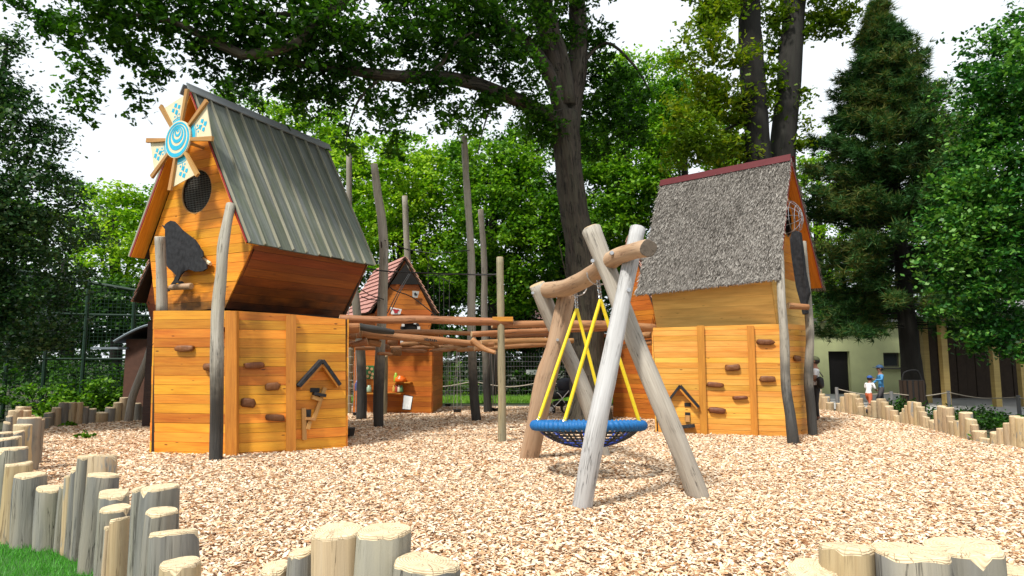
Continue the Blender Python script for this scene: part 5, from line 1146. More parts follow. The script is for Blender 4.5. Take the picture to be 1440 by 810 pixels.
# ---- conifer at right
cb = P(1286, 556, 23.5); cb.z = 0; ctop = P(1234, 6, 23.5)
def conifer(label, base, top, n, seed, rmax):
    T = empty('conifer', base, label, 'conifer'); rg = np.random.default_rng(seed); H = top.z
    log('trunk', [base-UP*.2, lerp(base, top, .12), lerp(base, top, .5), top], [.42, .34, .2, .03], (M_DARKBARK, M_DARKBARK), T, 20, 12, .08, 2)
    cen = []; dirs = []; limbs = MB(); bs = Vector(base)
    for i in range(n):
        h = .18+.82*rg.uniform(0, 1)**.8; ang = rg.uniform(0, 6.283); prof = np.interp(h, [.19, .3, .44, .6, .66, .72, .8, .89, .95, 1], [.85, 1., .87, .7, .58, .42, .4, .22, .09, .01])
        L = rmax*prof*rg.uniform(.55, 1.08); p0_ = lerp(bs, top, h); d = Vector((math.cos(ang), math.sin(ang), 0)); rise = -.07 if h < .4 else .2
        pts_ = [p0_, p0_+d*L*.5+UP*(rise*.3*L), p0_+d*L+UP*(rise*L)]
        if L > .35: v, f, uv, _ = tube(pts_, [.035, .022, .01], 4, cap=False); limbs.add(v, f, uv)
        m_ = int(9+17*L)
        for j in range(m_):
            t = rg.uniform(.22, 1)**.7; q = lerp(p0_, pts_[-1], t); q = q+Vector(rg.normal(0, .14, 3))*(1.15-t*.4)+UP*(rise*.2*L)
            cen.append(q); dirs.append(d)
    limbs.build('limbs', M_DARKBARK, T)
    cen = np.array(cen)-np.array(base); dirs = np.array(dirs); K = 15; cc = np.repeat(cen, K, 0); dd = np.repeat(dirs, K, 0); N_ = len(cc)
    o_ = rg.normal(0, 1, (N_, 3)); o_[:, 2] *= .7; dv_ = dd*.5+o_*.55+np.array([0, 0, .15]); dv_ /= np.linalg.norm(dv_, axis=1)[:, None]; L = rg.uniform(.16, .36, N_)[:, None]
    sd_ = np.cross(dv_, rg.normal(0, 1, (N_, 3))); sd_ /= np.linalg.norm(sd_, axis=1)[:, None]; wd = .017
    v = np.stack([cc-sd_*wd, cc+sd_*wd, cc+dv_*L], 1).reshape(-1, 3)
    me = npmesh('crown', v, np.arange(N_*3).reshape(-1, 3), M_NEEDLE, me_only=True); o = bpy.data.objects.new('crown', me); place(o, T, Matrix.Translation(base)); return N_
conifer('tall dark conifer with tiered drooping boughs right of the thatched tower', cb, ctop, 520, 4, 4.0)
# ---- right edge broadleaf, two layers
b = P(1475, 600, 17.5); b.z = 0
rb_ = [pb(*q) for q in [(1400, 60, 17.5, 40, 26), (1420, 110, 17, 50), (1385, 100, 17.5, 26), (1360, 140, 17.5, 26, 18), (1395, 170, 17, 50), (1440, 200, 16.5, 60), (1370, 215, 17.5, 40, 34), (1350, 265, 17.5, 40, 30), (1400, 260, 16.5, 60), (1350, 330, 17, 46, 40), (1330, 300, 17.5, 26), (1400, 350, 16, 60), (1440, 300, 16, 60), (1335, 385, 17, 34), (1370, 420, 16.5, 46, 38), (1420, 430, 16, 50, 44), (1390, 475, 16.5, 40, 22), (1440, 480, 16, 40, 30), (1340, 440, 17.2, 26), (1480, 120, 16, 80), (1490, 300, 16, 90), (1430, 40, 17, 30)]]
tree('bright leafy tree overhanging the whole right edge, darker glossy leaves below', b, ([b-UP*.2, P(1478, 400, 17.3), P(1470, 200, 17), P(1440, 60, 17)], [.3, .25, .18, .05]), [([P(1470, 330, 17.2), P(1400, 300, 16.8), P(1360, 270, 17)], [.08, .06, .02])], rb_, 46000, .125, M_HOLLY, M_DARKBARK, 9, cl=.45, per=60, shell=.35)
# ---- left edge dark tree (willow like)
b = P(-40, 600, 14.5); b.z = 0
lb_ = [pb(*q) for q in [(10, 60, 14, 26, 18), (0, 120, 13.8, 40), (30, 130, 13.8, 22, 26), (20, 190, 13.6, 50), (70, 190, 14.5, 26, 20), (30, 260, 13.6, 60, 50), (85, 255, 14.6, 26, 18), (20, 330, 13.8, 60, 50), (75, 320, 14.6, 42, 34), (30, 400, 14, 60, 44), (90, 385, 15, 40, 34), (20, 470, 14.4, 60, 40), (70, 460, 15, 40, 40), (-40, 150, 13.5, 60), (-50, 300, 13.5, 80), (115, 330, 15.6, 24, 18), (100, 290, 15, 20, 12), (-60, 420, 13.5, 80), (110, 215, 15, 14, 8)]]
tree('dark blue green willow-like tree filling the left edge above the fence', b, ([b-UP*.2, P(-35, 400, 14.4), P(-10, 200, 14), P(10, 60, 14)], [.3, .22, .12, .03]), [([P(-30, 330, 14.3), P(20, 260, 14), P(60, 180, 14.4)], [.1, .06, .02])], lb_, 36000, .095, M_BLUEGREEN, M_DARKBARK, 12, cl=.42, per=50, shell=.25)
# ---- background trees
BGT = 'background trees behind the play area'
def bgtree(label, px, D, top, blobs, n, leaf, seed, size=.17, r=.22, lean=0, cl=.62, group=BGT, trunkto=None):
    b = P(px, 560, D); b.z = 0; t = P(px+lean, top, D)
    B2 = [pb(*((q[0], q[1], q[2]+D)+q[3:])) for q in blobs]
    lm = [([lerp(b, t, .35), lerp(lerp(b, t, .5), Vector(B2[i][0]), .6), Vector(B2[i][0])], [r*.4, r*.25, .02]) for i in range(0, len(B2), 2)]
    tree(label, b, ([b-UP*.3, lerp(b, t, .4)+Vector((.15, 0, 0)), lerp(b, t, .85)], [r*1.2, r, r*.4]), lm, B2, n, size, leaf, M_DARKBARK, seed, group=group, cl=cl, per=95, sides=10, shell=.5)
bgtree('sunlit yellow green tree behind the walkway poles, left centre', 560, 29, 190, [(480, 250, 0, 46), (530, 220, 0, 44, 34), (590, 215, 0, 44, 30), (560, 270, -1, 60), (610, 290, -1, 50), (500, 320, -1, 56), (570, 350, -1, 60), (630, 340, 0, 46), (470, 190, 1, 26, 20), (640, 240, 1, 40), (545, 300, 1, 60), (620, 390, 1, 60)], 40000, M_BRIGHT, 21)
bgtree('bright tree top seen behind the board roof ridge', 400, 30, 150, [(380, 170, 0, 40, 34), (430, 160, 0, 44), (470, 190, 0, 40), (330, 150, 1, 30, 20), (440, 220, 0, 50), (490, 230, 0, 36), (340, 215, 1, 40), (400, 280, 1, 70)], 16000, M_BRIGHT, 22)
bgtree('mid green tree right behind the tallest middle pole', 690, 27, 200, [(680, 250, 0, 46), (720, 220, 0, 44), (740, 280, -1, 50), (690, 320, -1, 56), (750, 340, -1, 50), (660, 380, 0, 50, 40), (720, 400, 0, 60, 40), (650, 210, 1, 34, 20), (700, 290, 2, 60)], 38000, M_MID, 23)
bgtree('mid green tree directly behind the oak trunk, top meeting its limb', 800, 29, 170, [(770, 240, 0, 50), (840, 230, 0, 40), (800, 320, -1, 50), (850, 300, 0, 40), (760, 380, 0, 50), (845, 370, 0, 50), (730, 190, 1, 30)], 24000, M_DEEP, 24)
bgtree('lush green tree between oak trunk and thatched roof', 880, 26, 110, [(870, 130, 1, 40, 30), (910, 150, 0, 40), (940, 190, 0, 44), (890, 215, 0, 46), (850, 250, 0, 40), (910, 270, -1, 50), (860, 320, -1, 46), (890, 370, 0, 46), (940, 130, 1, 24, 16), (830, 190, 1, 30)], 34000, M_MID, 25)
bgtree('light green tree top left of the twin trunks', 960, 31, 60, [(905, 95, 0, 24, 18), (870, 95, 1, 26, 20), (950, 120, 0, 30), (975, 160, 0, 40), (1020, 200, 0, 40), (930, 215, 0, 40), (1040, 240, 0, 40), (935, 85, 0, 18, 12)], 17000, M_BRIGHT, 26)
bgtree('bright bushy tree between the thatched gable and the conifer', 1150, 37, 190, [(1140, 240, 0, 30), (1170, 215, 0, 30, 24), (1155, 290, 0, 44), (1190, 270, 0, 34), (1150, 350, 0, 46), (1200, 340, 1, 40), (1170, 420, 0, 50), (1130, 410, 0, 40), (1180, 165, 1, 18, 12)], 15000, M_BRIGHT, 27)
bgtree('pale green tree rising between conifer and right edge', 1330, 31, 130, [(1330, 170, 0, 30, 30), (1310, 210, 0, 30), (1345, 240, 0, 40), (1300, 270, 0, 30), (1330, 320, 0, 46), (1365, 170, 0, 24), (1290, 330, 1, 40), (1320, 130, 1, 16, 10)], 12000, M_BRIGHT, 28)
bgtree('low bright tree left of the windmill tower', 160, 27, 250, [(150, 290, 0, 36, 28), (190, 275, 0, 30, 20), (130, 330, 0, 34), (175, 330, -1, 40), (205, 320, 0, 30), (150, 385, -1, 44, 34), (200, 380, 0, 34), (110, 270, 1, 22, 14)], 14000, M_BRIGHT, 29, size=.15)
bgtree('dark tree behind the green netting fence at left', 90, 24, 330, [(60, 400, 0, 60), (110, 440, 0, 50), (160, 440, 0, 50), (30, 480, 0, 60), (200, 420, 1, 50), (90, 510, 0, 50)], 12000, M_DEEP, 30)
bgtree('deep green tree behind the centre cabin', 470, 30, 330, [(470, 370, 0, 50), (520, 400, 0, 50), (430, 400, 0, 50), (500, 460, 0, 50), (600, 420, -1, 50, 40), (640, 440, -1, 50), (560, 450, 0, 50)], 14000, M_DEEP, 31)
bgtree('dark tree low behind the swing and walkway', 740, 30, 400, [(700, 460, 0, 50, 40), (760, 450, 0, 50), (820, 460, 0, 50), (670, 500, 0, 40), (740, 510, 0, 50, 40), (880, 440, 0, 50), (850, 510, 0, 40)], 15000, M_DEEP, 32)
bgtree('small tree with dark foliage left of the conifer trunk', 1230, 39, 300, [(1220, 400, 0, 40, 50), (1250, 330, 0, 40), (1290, 400, 0, 40, 50), (1200, 440, 0, 30, 20)], 7000, M_DEEP, 33)
bgtree('distant rounded tree behind the right building', 1420, 42, 250, [(1380, 330, 0, 60), (1440, 300, 0, 60), (1480, 380, 0, 60), (1340, 400, 0, 50), (1400, 420, 0, 60)], 9000, M_MID, 34, size=.25, cl=1.)
bgtree('distant tree left of the frame edge', -60, 34, 250, [(-60, 330, 0, 60), (0, 300, 0, 60), (60, 340, 0, 60), (20, 420, 0, 60)], 8000, M_MID, 35, size=.22, cl=1.)
# far wood and undergrowth: countless
me = crownmesh('far_wood', [((x, 46+3*math.sin(x), 3.2), (4.5, 3, 4.6+1.2*math.sin(x*1.7))) for x in np.arange(-62, 70, 5.)], 60000, .42, M_DEEP, 51, cl=1.3, per=60)
tag(place(bpy.data.objects.new('far_wood', me), None, Matrix()), 'dark far wood closing the view behind the trees', 'woodland', None, 'stuff')
me = crownmesh('undergrowth', [((x, 29.6+math.sin(x*2.1)*.8, .9), (1.5, 1.0, 1.4+.6*math.sin(x*3.1))) for x in np.arange(-18, 8.5, 1.3)]+[((-13.8+.6*math.sin(y), y, .5), (1.0, 1.0, 1.0)) for y in np.arange(12, 24, 1.5)], 42000, .12, M_DEEP, 52, cl=.4, per=50)
tag(place(bpy.data.objects.new('undergrowth', me), None, Matrix()), 'tangled dark ivy and brush behind the far wire fence', 'undergrowth', None, 'stuff')
def bush(label, px, py, D, w_, h_, n, mat, seed, size=.11, cat='bush'):
    b = G(px, py) if D is None else P(px, py, D); b.z = 0; T = empty('bush', b, label, cat)
    mb = MB()
    for k in range(7): a = k*.9; rope(mb, [b, b+Vector((math.cos(a)*w_*.5, math.sin(a)*w_*.4, h_*.8))], .012, 2, 4)
    mb.build('stems', M_DARKBARK, T)
    me = crownmesh('crown', [(b+Vector((0, 0, h_*.5)), (w_, w_*.7, h_*.55)), (b+Vector((w_*.6, 0, h_*.3)), (w_*.5, w_*.5, h_*.35))], n, size, mat, seed, origin=b, cl=.25, per=30); place(bpy.data.objects.new('crown', me), T, Matrix.Translation(b))
bush('lit shrub behind the back left palisade, below the netting', 130, 560, 19.5, 1.1, 1.1, 2600, M_MID, 61); bush('shrub at the far left behind the palisade cluster', 60, 560, 18, 1.0, .9, 2200, M_MID, 62); bush('dark shrub between the left shrubs and the shed', 165, 560, 20, .8, .7, 1500, M_DEEP, 63)
bush('dark shrub under the conifer', 1268, 590, 18.6, .6, .4, 1500, M_DEEP, 64, .08); bush('dark planting at right behind the palisade', 1352, 600, 17.2, 1.0, .3, 1600, M_DEEP, 65, .08); bush('low dark planting nearest the right frame edge', 1412, 610, 15.4, .9, .28, 1500, M_DEEP, 66, .08)
bush('climbing plant cluster on the dark bank behind the fence', 610, 540, 28.5, 1.6, 2.0, 2600, M_MID, 67); bush('light shrub on the bank, left of the white plates', 720, 540, 28.2, 1.5, 1.8, 2600, M_DEEP, 68)
sheet('planting_bed', [(10.4, 19.6), (10.6, 15.8), (10.0, 11.6), (8.0, 8.0), (12, 8), (16, 13), (12.4, 18.9)], -.016, M_SOIL)
# ================================================================ right building, pavilion
M_WALL = plain('pale lime plaster', (.72, .77, .40), .85, noise=.1, scale=2, bump=.15)
M_ROOFGREY = plain('grey roof sheet', (.2, .2, .2), .6, noise=.3, scale=1)
def wpt(px, D, z): q = P(px, 500, D); return Vector((q.x, q.y, z))
BL = empty('building', wpt(1200, 31.5, 0), 'low pale lime plastered building with dark doorway and square window', 'building')
bx0, bx1, bD = P(1100, 500, 31).x, P(1290, 500, 31).x, 31.0; Hb = 3.3
def wallpiece(x0, x1, z0, z1): mb = MB(); box(mb, Vector(((x0+x1)/2, bD+.15, (z0+z1)/2)), Vector(((x1-x0)/2, 0, 0)), Vector((0, .15, 0)), Vector((0, 0, (z1-z0)/2))); return mb
dx0, dx1 = P(1165, 500, 31).x, P(1195, 500, 31).x; wx0, wx1 = P(1242, 500, 31).x, P(1266, 500, 31).x; dz = P(1180, 494, 31).z; wz0, wz1 = P(1250, 516, 31).z, P(1250, 496, 31).z
mb = MB()
for x0, x1, z0, z1 in ((bx0, dx0, -.1, Hb), (dx1, wx0, -.1, Hb), (wx1, bx1, -.1, Hb), (dx0, dx1, dz, Hb), (wx0, wx1, -.1, wz0), (wx0, wx1, wz1, Hb)):
    box(mb, Vector(((x0+x1)/2, bD+.15, (z0+z1)/2)), Vector(((x1-x0)/2, 0, 0)), Vector((0, .15, 0)), Vector((0, 0, (z1-z0)/2)))
for x in (bx0+.15, bx1-.15): box(mb, Vector((x, bD+3.3, Hb/2)), Vector((.15, 0, 0)), Vector((0, 3, 0)), Vector((0, 0, Hb/2+.05)))
mb.build('wall', M_WALL, BL)
mb = MB(); box(mb, Vector(((bx0+bx1)/2, bD+6.3, Hb/2)), Vector(((bx1-bx0)/2, 0, 0)), Vector((0, .1, 0)), Vector((0, 0, Hb/2))); mb.build('rear_wall', M_DARK, BL)
mb = MB(); box(mb, Vector(((bx0+bx1)/2, bD+3, Hb+.12)), Vector(((bx1-bx0)/2+.3, 0, 0)), Vector((0, 3.4, 0)), Vector((0, 0, .1))); mb.build('roof', M_ROOFGREY, BL)
mb = MB(); box(mb, Vector(((dx0+dx1)/2-.02, bD+.24, dz/2)), Vector(((dx1-dx0)/2, 0, 0)), Vector((0, .03, 0)), Vector((0, 0, dz/2))); mb.build('door', plain('painted doorway shade', (.012, .01, .01), .6), BL)  # near-black slab paints the shade of the open doorway
M_GLASS = plain('window glass', (.06, .07, .08), .08, spec=.8)
mb = MB(); box(mb, Vector(((wx0+wx1)/2, bD+.2, (wz0+wz1)/2)), Vector(((wx1-wx0)/2, 0, 0)), Vector((0, .01, 0)), Vector((0, 0, (wz1-wz0)/2))); wn = mb.build('window', M_GLASS, BL)
mb = MB()
for cx, cz, ax_, az in (((wx0+wx1)/2, wz0+.03, (wx1-wx0)/2, .03), ((wx0+wx1)/2, wz1-.03, (wx1-wx0)/2, .03), (wx0+.03, (wz0+wz1)/2, .03, (wz1-wz0)/2-.06), (wx1-.03, (wz0+wz1)/2, .03, (wz1-wz0)/2-.06)): box(mb, Vector((cx, bD+.17, cz)), Vector((ax_, 0, 0)), Vector((0, .018, 0)), Vector((0, 0, az)))
mb.build('frame', M_DARKWIRE, wn)
mb = MB(); box(mb, Vector(((wx0+wx1)/2, bD-.04, wz0-.06)), Vector(((wx1-wx0)/2+.1, 0, 0)), Vector((0, .08, 0)), Vector((0, 0, .04))); mb.build('sill', M_DARKWIRE, wn)
# pavilion
M_YPOST = wood('yellow timber post', (.48, .36, .12), (.36, .25, .08), (.2, .12, .04), .2, .6, .1)
M_PAVDARK = plain('dark brown boards', (.05, .032, .02), .8, noise=.3)
PV = empty('pavilion', wpt(1370, 25, 0), 'dark open pavilion with yellow timber posts under the right tree', 'pavilion')
for (xa, ya, xb, yb_) in ((1298, 470, 1305, 556), (1322, 480, 1331, 562), (1430, 486, 1440, 566), (1398, 490, 1402, 566)):
    Dp = 22.5 if xa > 1310 else 24.5; b0 = P(xb, 560, Dp); x = b0.x; mb = MB(); box(mb, Vector((x, Dp, 1.45)), Vector((.1, 0, 0)), Vector((0, .1, 0)), Vector((0, 0, 1.55)), UP); mb.build('post', M_YPOST, PV)
x0, x1 = P(1292, 500, 27.5).x, 27
for k in range(26):
    a_ = x0+(x1-x0)*k/26; mb = MB(); box(mb, Vector((a_+(x1-x0)/52, 27.5+(k % 2)*.02, 1.5)), Vector(((x1-x0)/52-.01, 0, 0)), Vector((0, .05, 0)), Vector((0, 0, 1.6)), UP); mb.build('board', M_PAVDARK, PV)
mb = MB(); mb.add(*prism([Vector((x0-.6, 21.8, 3.0)), Vector((x1+.5, 21.8, 3.0)), Vector((x1+.5, 28, 4.0)), Vector((x0-.6, 28, 4.0))], (0, 0, .12), (1, 0, 0))); mb.build('roof', M_ROOFGREY, PV)
mb = MB(); box(mb, Vector(((x0+x1)/2, 22.5, 2.88)), Vector(((x1-x0)/2+.3, 0, 0)), Vector((0, .07, 0)), Vector((0, 0, .1))); mb.build('beam', M_YPOST, PV)
# planter/bin by the conifer
q = P(1283, 552, 20.5); q.z = 0; T = empty('litter_bin', q, 'dark slatted round bin with bow handle left of the conifer trunk', 'bin')
mb = MB(); v, f, uv, m = tube([q, q+UP*.95], [.3, .32], 14); mb.add(v, f, uv); mb.build('body', M_BLACK, T)
for k in range(14): a = 6.283*k/14; mb = MB(); c = q+Vector((math.cos(a)*.33, math.sin(a)*.33, .5)); box(mb, c, Vector((-math.sin(a)*.05, math.cos(a)*.05, 0)), Vector((math.cos(a)*.012, math.sin(a)*.012, 0)), UP*.45, UP); mb.build('slat', M_DARKBACK, T)
mb = MB(); rope(mb, [q+Vector((-.3, 0, .95)), q+Vector((-.2, 0, 1.2)), q+Vector((.2, 0, 1.25)), q+Vector((.32, 0, .95))], .02, 10, 6); mb.build('handle', M_BLACK, T)
for lb, px, py in (('small green weed on the chips beyond the lawn palisade, nearer one', 118, 617), ('small dark weed on the chips near the back left palisade', 96, 600), ('small green weed at the foot of the right palisade', 1375, 620)): 
    q = G(px, py); bush(lb, px, None, q.y, .16, .08, 90, M_MID, int(px), .07, 'weed') if False else None
    T = empty('weed', q, lb, 'weed'); me = crownmesh('leaves', [(q+UP*.05, (.2, .12, .05))], 130, .07, M_MID, int(px), origin=q, cl=.07, per=12); place(bpy.data.objects.new('leaves', me), T, Matrix.Translation(q))
# ================================================================ fences
M_POSTGREY = plain('grey rope post', (.2, .2, .2), .6, noise=.2)
pts_ = [(1174, 578, 20.8), (1250, 584, 20.2), (1330, 577, 20.6), (1427, 590, 18.0), (1500, 600, 16.5)]; prev = None
RF = empty('rope_fence', wpt(1250, 20, 0), 'low rope fence with grey posts along the pale path at right', 'rope fence')
tops = []
for px, py, D in pts_:
    b = wpt(px, D, 0); h = .62 if px != 1174 else .72; mb = MB(); v, f, uv, m = tube([b-UP*.1, b+UP*h], .05, 10); mb.add(v, f, uv); mb.build('post', M_POSTGREY, RF); tops.append(b+UP*(h-.05))
for a_, b_ in zip(tops, tops[1:]): mb = MB(); rope(mb, [a_, (a_+b_)/2-UP*.1, b_], .016, 10, 5); mb.build('rope', M_PALEROPE, RF)
M_FGREEN = plain('green fence paint', (.006, .03, .015), .5)
WF = empty('wire_fence', Vector((0, 27.6, 0)), 'dark green wire mesh fence behind the grass strip', 'wire fence')
for k in range(11):
    x = -16+k*2.45; mb = MB(); box(mb, Vector((x, 27.6, .95)), Vector((.03, 0, 0)), Vector((0, .03, 0)), UP*1.0, UP); mb.build('post', M_FGREEN, WF)
mb = MB()
for z in np.arange(.1, 1.9, .2): box(mb, Vector((-3.75, 27.56, z)), Vector((12.25, 0, 0)), Vector((0, .004, 0)), UP*.006)
for x in np.arange(-16, 8.5, .12): box(mb, Vector((x, 27.55, .97)), Vector((.003, 0, 0)), Vector((0, .003, 0)), UP*.9, UP)
tag(mb.build('wires', M_WIRE, WF), kind='stuff')
for x0, x1, nm in ((740, 757, 'left'), (759, 776, 'right')):
    a_, b_ = P(x0, 527, 27.3), P(x1, 520, 27.3); T = empty('sign_plate', (a_+b_)/2, f'{nm} one of two white sign plates on the far wire fence', 'sign')
    mb = MB(); box(mb, (a_+b_)/2, Vector(((b_.x-a_.x)/2, 0, 0)), Vector((0, .012, 0)), UP*((b_.z-a_.z)/2)); pl = mb.build('plate', M_WHITE, T)
    for t in (.35, .7): mb = MB(); box(mb, lerp(a_, b_, t)+Vector((0, -.016, 0))+UP*(.5-t)*.08, Vector((.03, 0, 0)), Vector((0, .004, 0)), UP*.03); mb.build('picture', M_POSTGREY, pl)
# rope fence along far path (pale posts with sagging rope)
RF = empty('rope_fence', Vector((-2, 23.9, 0)), 'low rope and post fence before the grass strip, behind the walkway', 'rope fence'); tops = []
for x in (-8.9, -6.2, -4.0, -1.4, 1.2, 3.9):
    b = Vector((x, 23.9, 0)); mb = MB(); v, f, uv, m = tube([b-UP*.1, b+UP*.95], .07, 10); mb.add(v, f, uv); mb.build('post', M_POLELOG, RF); tops.append(b+UP*.8)
for a_, b_ in zip(tops, tops[1:]): mb = MB(); rope(mb, [a_, (a_+b_)/2-UP*.2, b_], .02, 10, 5); mb.build('rope', M_PALEROPE, RF)
# aviary netting at left
AV = empty('netting_fence', wpt(120, 20, 0), 'tall dark green netting enclosure with pipe frame at left', 'netting fence')
q0_, q1_, q2_ = P(20, 380, 18.2), P(125, 397, 19.2), P(222, 414, 19.8)
for a_, b_ in ((q0_, q1_), (q1_, q2_)): mb = MB(); rope(mb, [a_, b_], .05, 1, 8); mb.build('top_rail', M_FGREEN, AV)
for q, dx in ((q0_, -.1), (q1_, -.15), (P(190, 409, 19.6), -.05), (P(72, 389, 18.7), -.1)):
    mb = MB(); rope(mb, [q, Vector((q.x+dx*0, q.y, -.1))], .055, 1, 8); mb.build('post', M_FGREEN, AV)
for z in (1.6, 2.9): mb = MB(); rope(mb, [Vector((q0_.x, q0_.y, z)), Vector((q1_.x, q1_.y, z)), Vector((q2_.x, q2_.y, z))], .035, 2, 6); mb.build('mid_rail', M_FGREEN, AV)
mb = MB()
for a_, b_ in ((q0_, q1_), (q1_, q2_)):
    L = (b_-a_).length; d = (b_-a_)/L
    for k in np.arange(0, L, .11): p_ = a_+d*k; mb.add([p_-d*.006, p_+d*.006, Vector((p_.x, p_.y, 0))+d*.006, Vector((p_.x, p_.y, 0))-d*.006], [[0, 1, 2, 3]])
    for z in np.arange(.05, 4., .11):
        mb.add([Vector((a_.x, a_.y, z)), Vector((b_.x, b_.y, z)), Vector((b_.x, b_.y, z+.012)), Vector((a_.x, a_.y, z+.012))], [[0, 1, 2, 3]])
tag(mb.build('netting', M_FGREEN, AV), kind='stuff')
# dark shed behind the left tower
SH = empty('shed', wpt(200, 18.6, 0), 'dark brown shed with curved grey edged roof behind the left tower', 'shed')
M_SHED = plain('dark brown shed wall', (.10, .045, .028), .8, noise=.3); M_SHEDR = plain('shed roof sheet', (.03, .03, .032), .6); M_SHEDE = plain('blue grey roof edge', (.16, .2, .23), .5)
xs0, xs1 = P(176, 500, 18.2).x, P(262, 500, 18.2).x; mb = MB(); box(mb, Vector(((xs0+xs1)/2, 18.9, 1.05)), Vector(((xs1-xs0)/2, 0, 0)), Vector((0, .7, 0)), UP*1.1); mb.build('wall', M_SHED, SH)
def arcp(t, D, dz=0.): x = lerp(160, 262, t); return P(x, 482-26*math.sin(min(t*1.5, 1)*math.pi/2), D)+UP*dz
mb = MB()
for i in range(8):
    a_, b_ = arcp(i/8, 18.0), arcp((i+1)/8, 18.0); mb.add(*prism([a_, b_, b_+Vector((0, 1.8, 0)), a_+Vector((0, 1.8, 0))], (0, 0, .05), (0, 1, 0)))
mb.build('roof', M_SHEDR, SH)
mb = MB(); rope(mb, [arcp(i/8, 17.97, .03) for i in range(9)], .035, 12, 6); mb.build('roof_edge', M_SHEDE, SH)
mb = MB(); box(mb, P(168, 490, 18.6), Vector((.5, 0, 0)), Vector((0, .5, 0)), Vector((.0, 0, .03))); mb.build('side_roof', M_SHEDE, SH)

# ================================================================ people, stroller
def matc(n_, c, r=.7): return plain(n_, c, r, noise=.1)
def person(label, base, H, face, J, R_, cols, extra=None, kid=False):
    """J: joints in units of body height (x right, y forward, z up); grown as one continuous skinned mesh"""
    names = list(J); me = bpy.data.meshes.new('body_cage'); E_ = [('pelvis', 'waist'), ('waist', 'chest'), ('chest', 'neck'), ('neck', 'jaw'), ('jaw', 'head'), ('head', 'crown')]
    for sd_ in 'lr': E_ += [('chest', 'sh'+sd_), ('sh'+sd_, 'el'+sd_), ('el'+sd_, 'wr'+sd_), ('wr'+sd_, 'pa'+sd_), ('pelvis', 'hip'+sd_), ('hip'+sd_, 'kn'+sd_), ('kn'+sd_, 'an'+sd_), ('an'+sd_, 'to'+sd_)]
    for sd_ in 'lr':
        pa, wr_j = Vector(J['pa'+sd_]), Vector(J['wr'+sd_]); d = (pa-wr_j).normalized(); side = d.cross(Vector((0, 1, 0))); side = side.normalized() if side.length > .1 else Vector((1, 0, 0))
        for k, (o_, L_) in enumerate(((-.9, .036), (-.3, .042), (.3, .04), (.9, .032))):
            J[f'f{k}{sd_}'] = tuple(pa+d*L_*.55+side*o_*.011); J[f'g{k}{sd_}'] = tuple(pa+d*L_+side*o_*.013+Vector((0, .008, 0))); R_[f'f{k}'] = .0058; R_[f'g{k}'] = .0045; E_ += [('pa'+sd_, f'f{k}{sd_}'), (f'f{k}{sd_}', f'g{k}{sd_}')]
        J['th'+sd_] = tuple(wr_j.lerp(pa, .5)+side*.02+d*.01); R_['th'] = .0055; E_ += [('wr'+sd_, 'th'+sd_)]
    names = list(J); ix = {n_: i for i, n_ in enumerate(names)}
    me.from_pydata([Vector(J[n_])*H for n_ in names], [(ix[a], ix[b]) for a, b in E_], [])
    o = bpy.data.objects.new('body', me); C.objects.link(o); sk = o.modifiers.new('skin', 'SKIN'); sk.use_smooth_shade = True
    for n_ in names:
        key = n_ if n_ in R_ else n_[:-1]; r = R_.get(key, .03)
        rr = r if isinstance(r, tuple) else (r, r); me.skin_vertices[0].data[ix[n_]].radius = (rr[0]*H, rr[1]*H)
    me.skin_vertices[0].data[ix['pelvis']].use_root = True
    ss = o.modifiers.new('sub', 'SUBSURF'); ss.levels = 2; ss.render_levels = 2
    dg = bpy.context.evaluated_depsgraph_get(); m2 = bpy.data.meshes.new_from_object(o.evaluated_get(dg)); bpy.data.objects.remove(o)
    for m_ in cols['mats']: m2.materials.append(m_)
    jp = {n_: Vector(J[n_])*H for n_ in names}
    for p_ in m2.polygons:
        c = p_.center; best = min(((c-(jp[a]+(jp[b]-jp[a])*t)).length/(.3+0), a, b, t) for a, b in E_ for t in (0, .25, .5, .75, 1))
        p_.material_index = cols['fn'](best[1], best[2], best[3], c/H); p_.use_smooth = True
    T = empty('person', base, label, 'person'); M = Matrix.Translation(base) @ Matrix.Rotation(face, 4, 'Z'); T.matrix_basis = M; WM[T.name] = M
    ob_ = bpy.data.objects.new('body', m2); place(ob_, T, M)
    def loc(v): return M @ (Vector(v)*H)
    hd = Vector(J['head']); r = .058
    sk_ = cols['skin']
    # face: nose, ears, eyes, mouth
    for nm, c, rr_, mt in (('nose', (0, .062, -.006), (.008, .012, .012), sk_), ('ear', (.056, 0, 0), (.008, .014, .02), sk_), ('ear', (-.056, 0, 0), (.008, .014, .02), sk_), ('eye', (.02, .055, .012), (.008, .005, .006), M_BLACK), ('eye', (-.02, .055, .012), (.008, .005, .006), M_BLACK), ('mouth', (0, .058, -.032), (.017, .005, .005), cols['mouth'])):
        v, f = blobmesh(loc(hd+Vector(c)), M.to_3x3() @ Vector((rr_[0]*H, 0, 0)), M.to_3x3() @ Vector((0, rr_[1]*H, 0)), Vector((0, 0, rr_[2]*H)), 1, 1., 0, 8, 5); mobj(nm, v, f, mt, ob_, smooth=True)
    # hair
    v, f = blobmesh(loc(hd+Vector((0, -.014, .008))), M.to_3x3() @ Vector((.062*H, 0, 0)), M.to_3x3() @ Vector((0, .062*H, 0)), Vector((0, 0, .06*H)), 2, 1., .05, 12, 8); mobj('hair', v, f, cols['hair'], ob_, smooth=True)
    return T, M, loc, hd, ob_
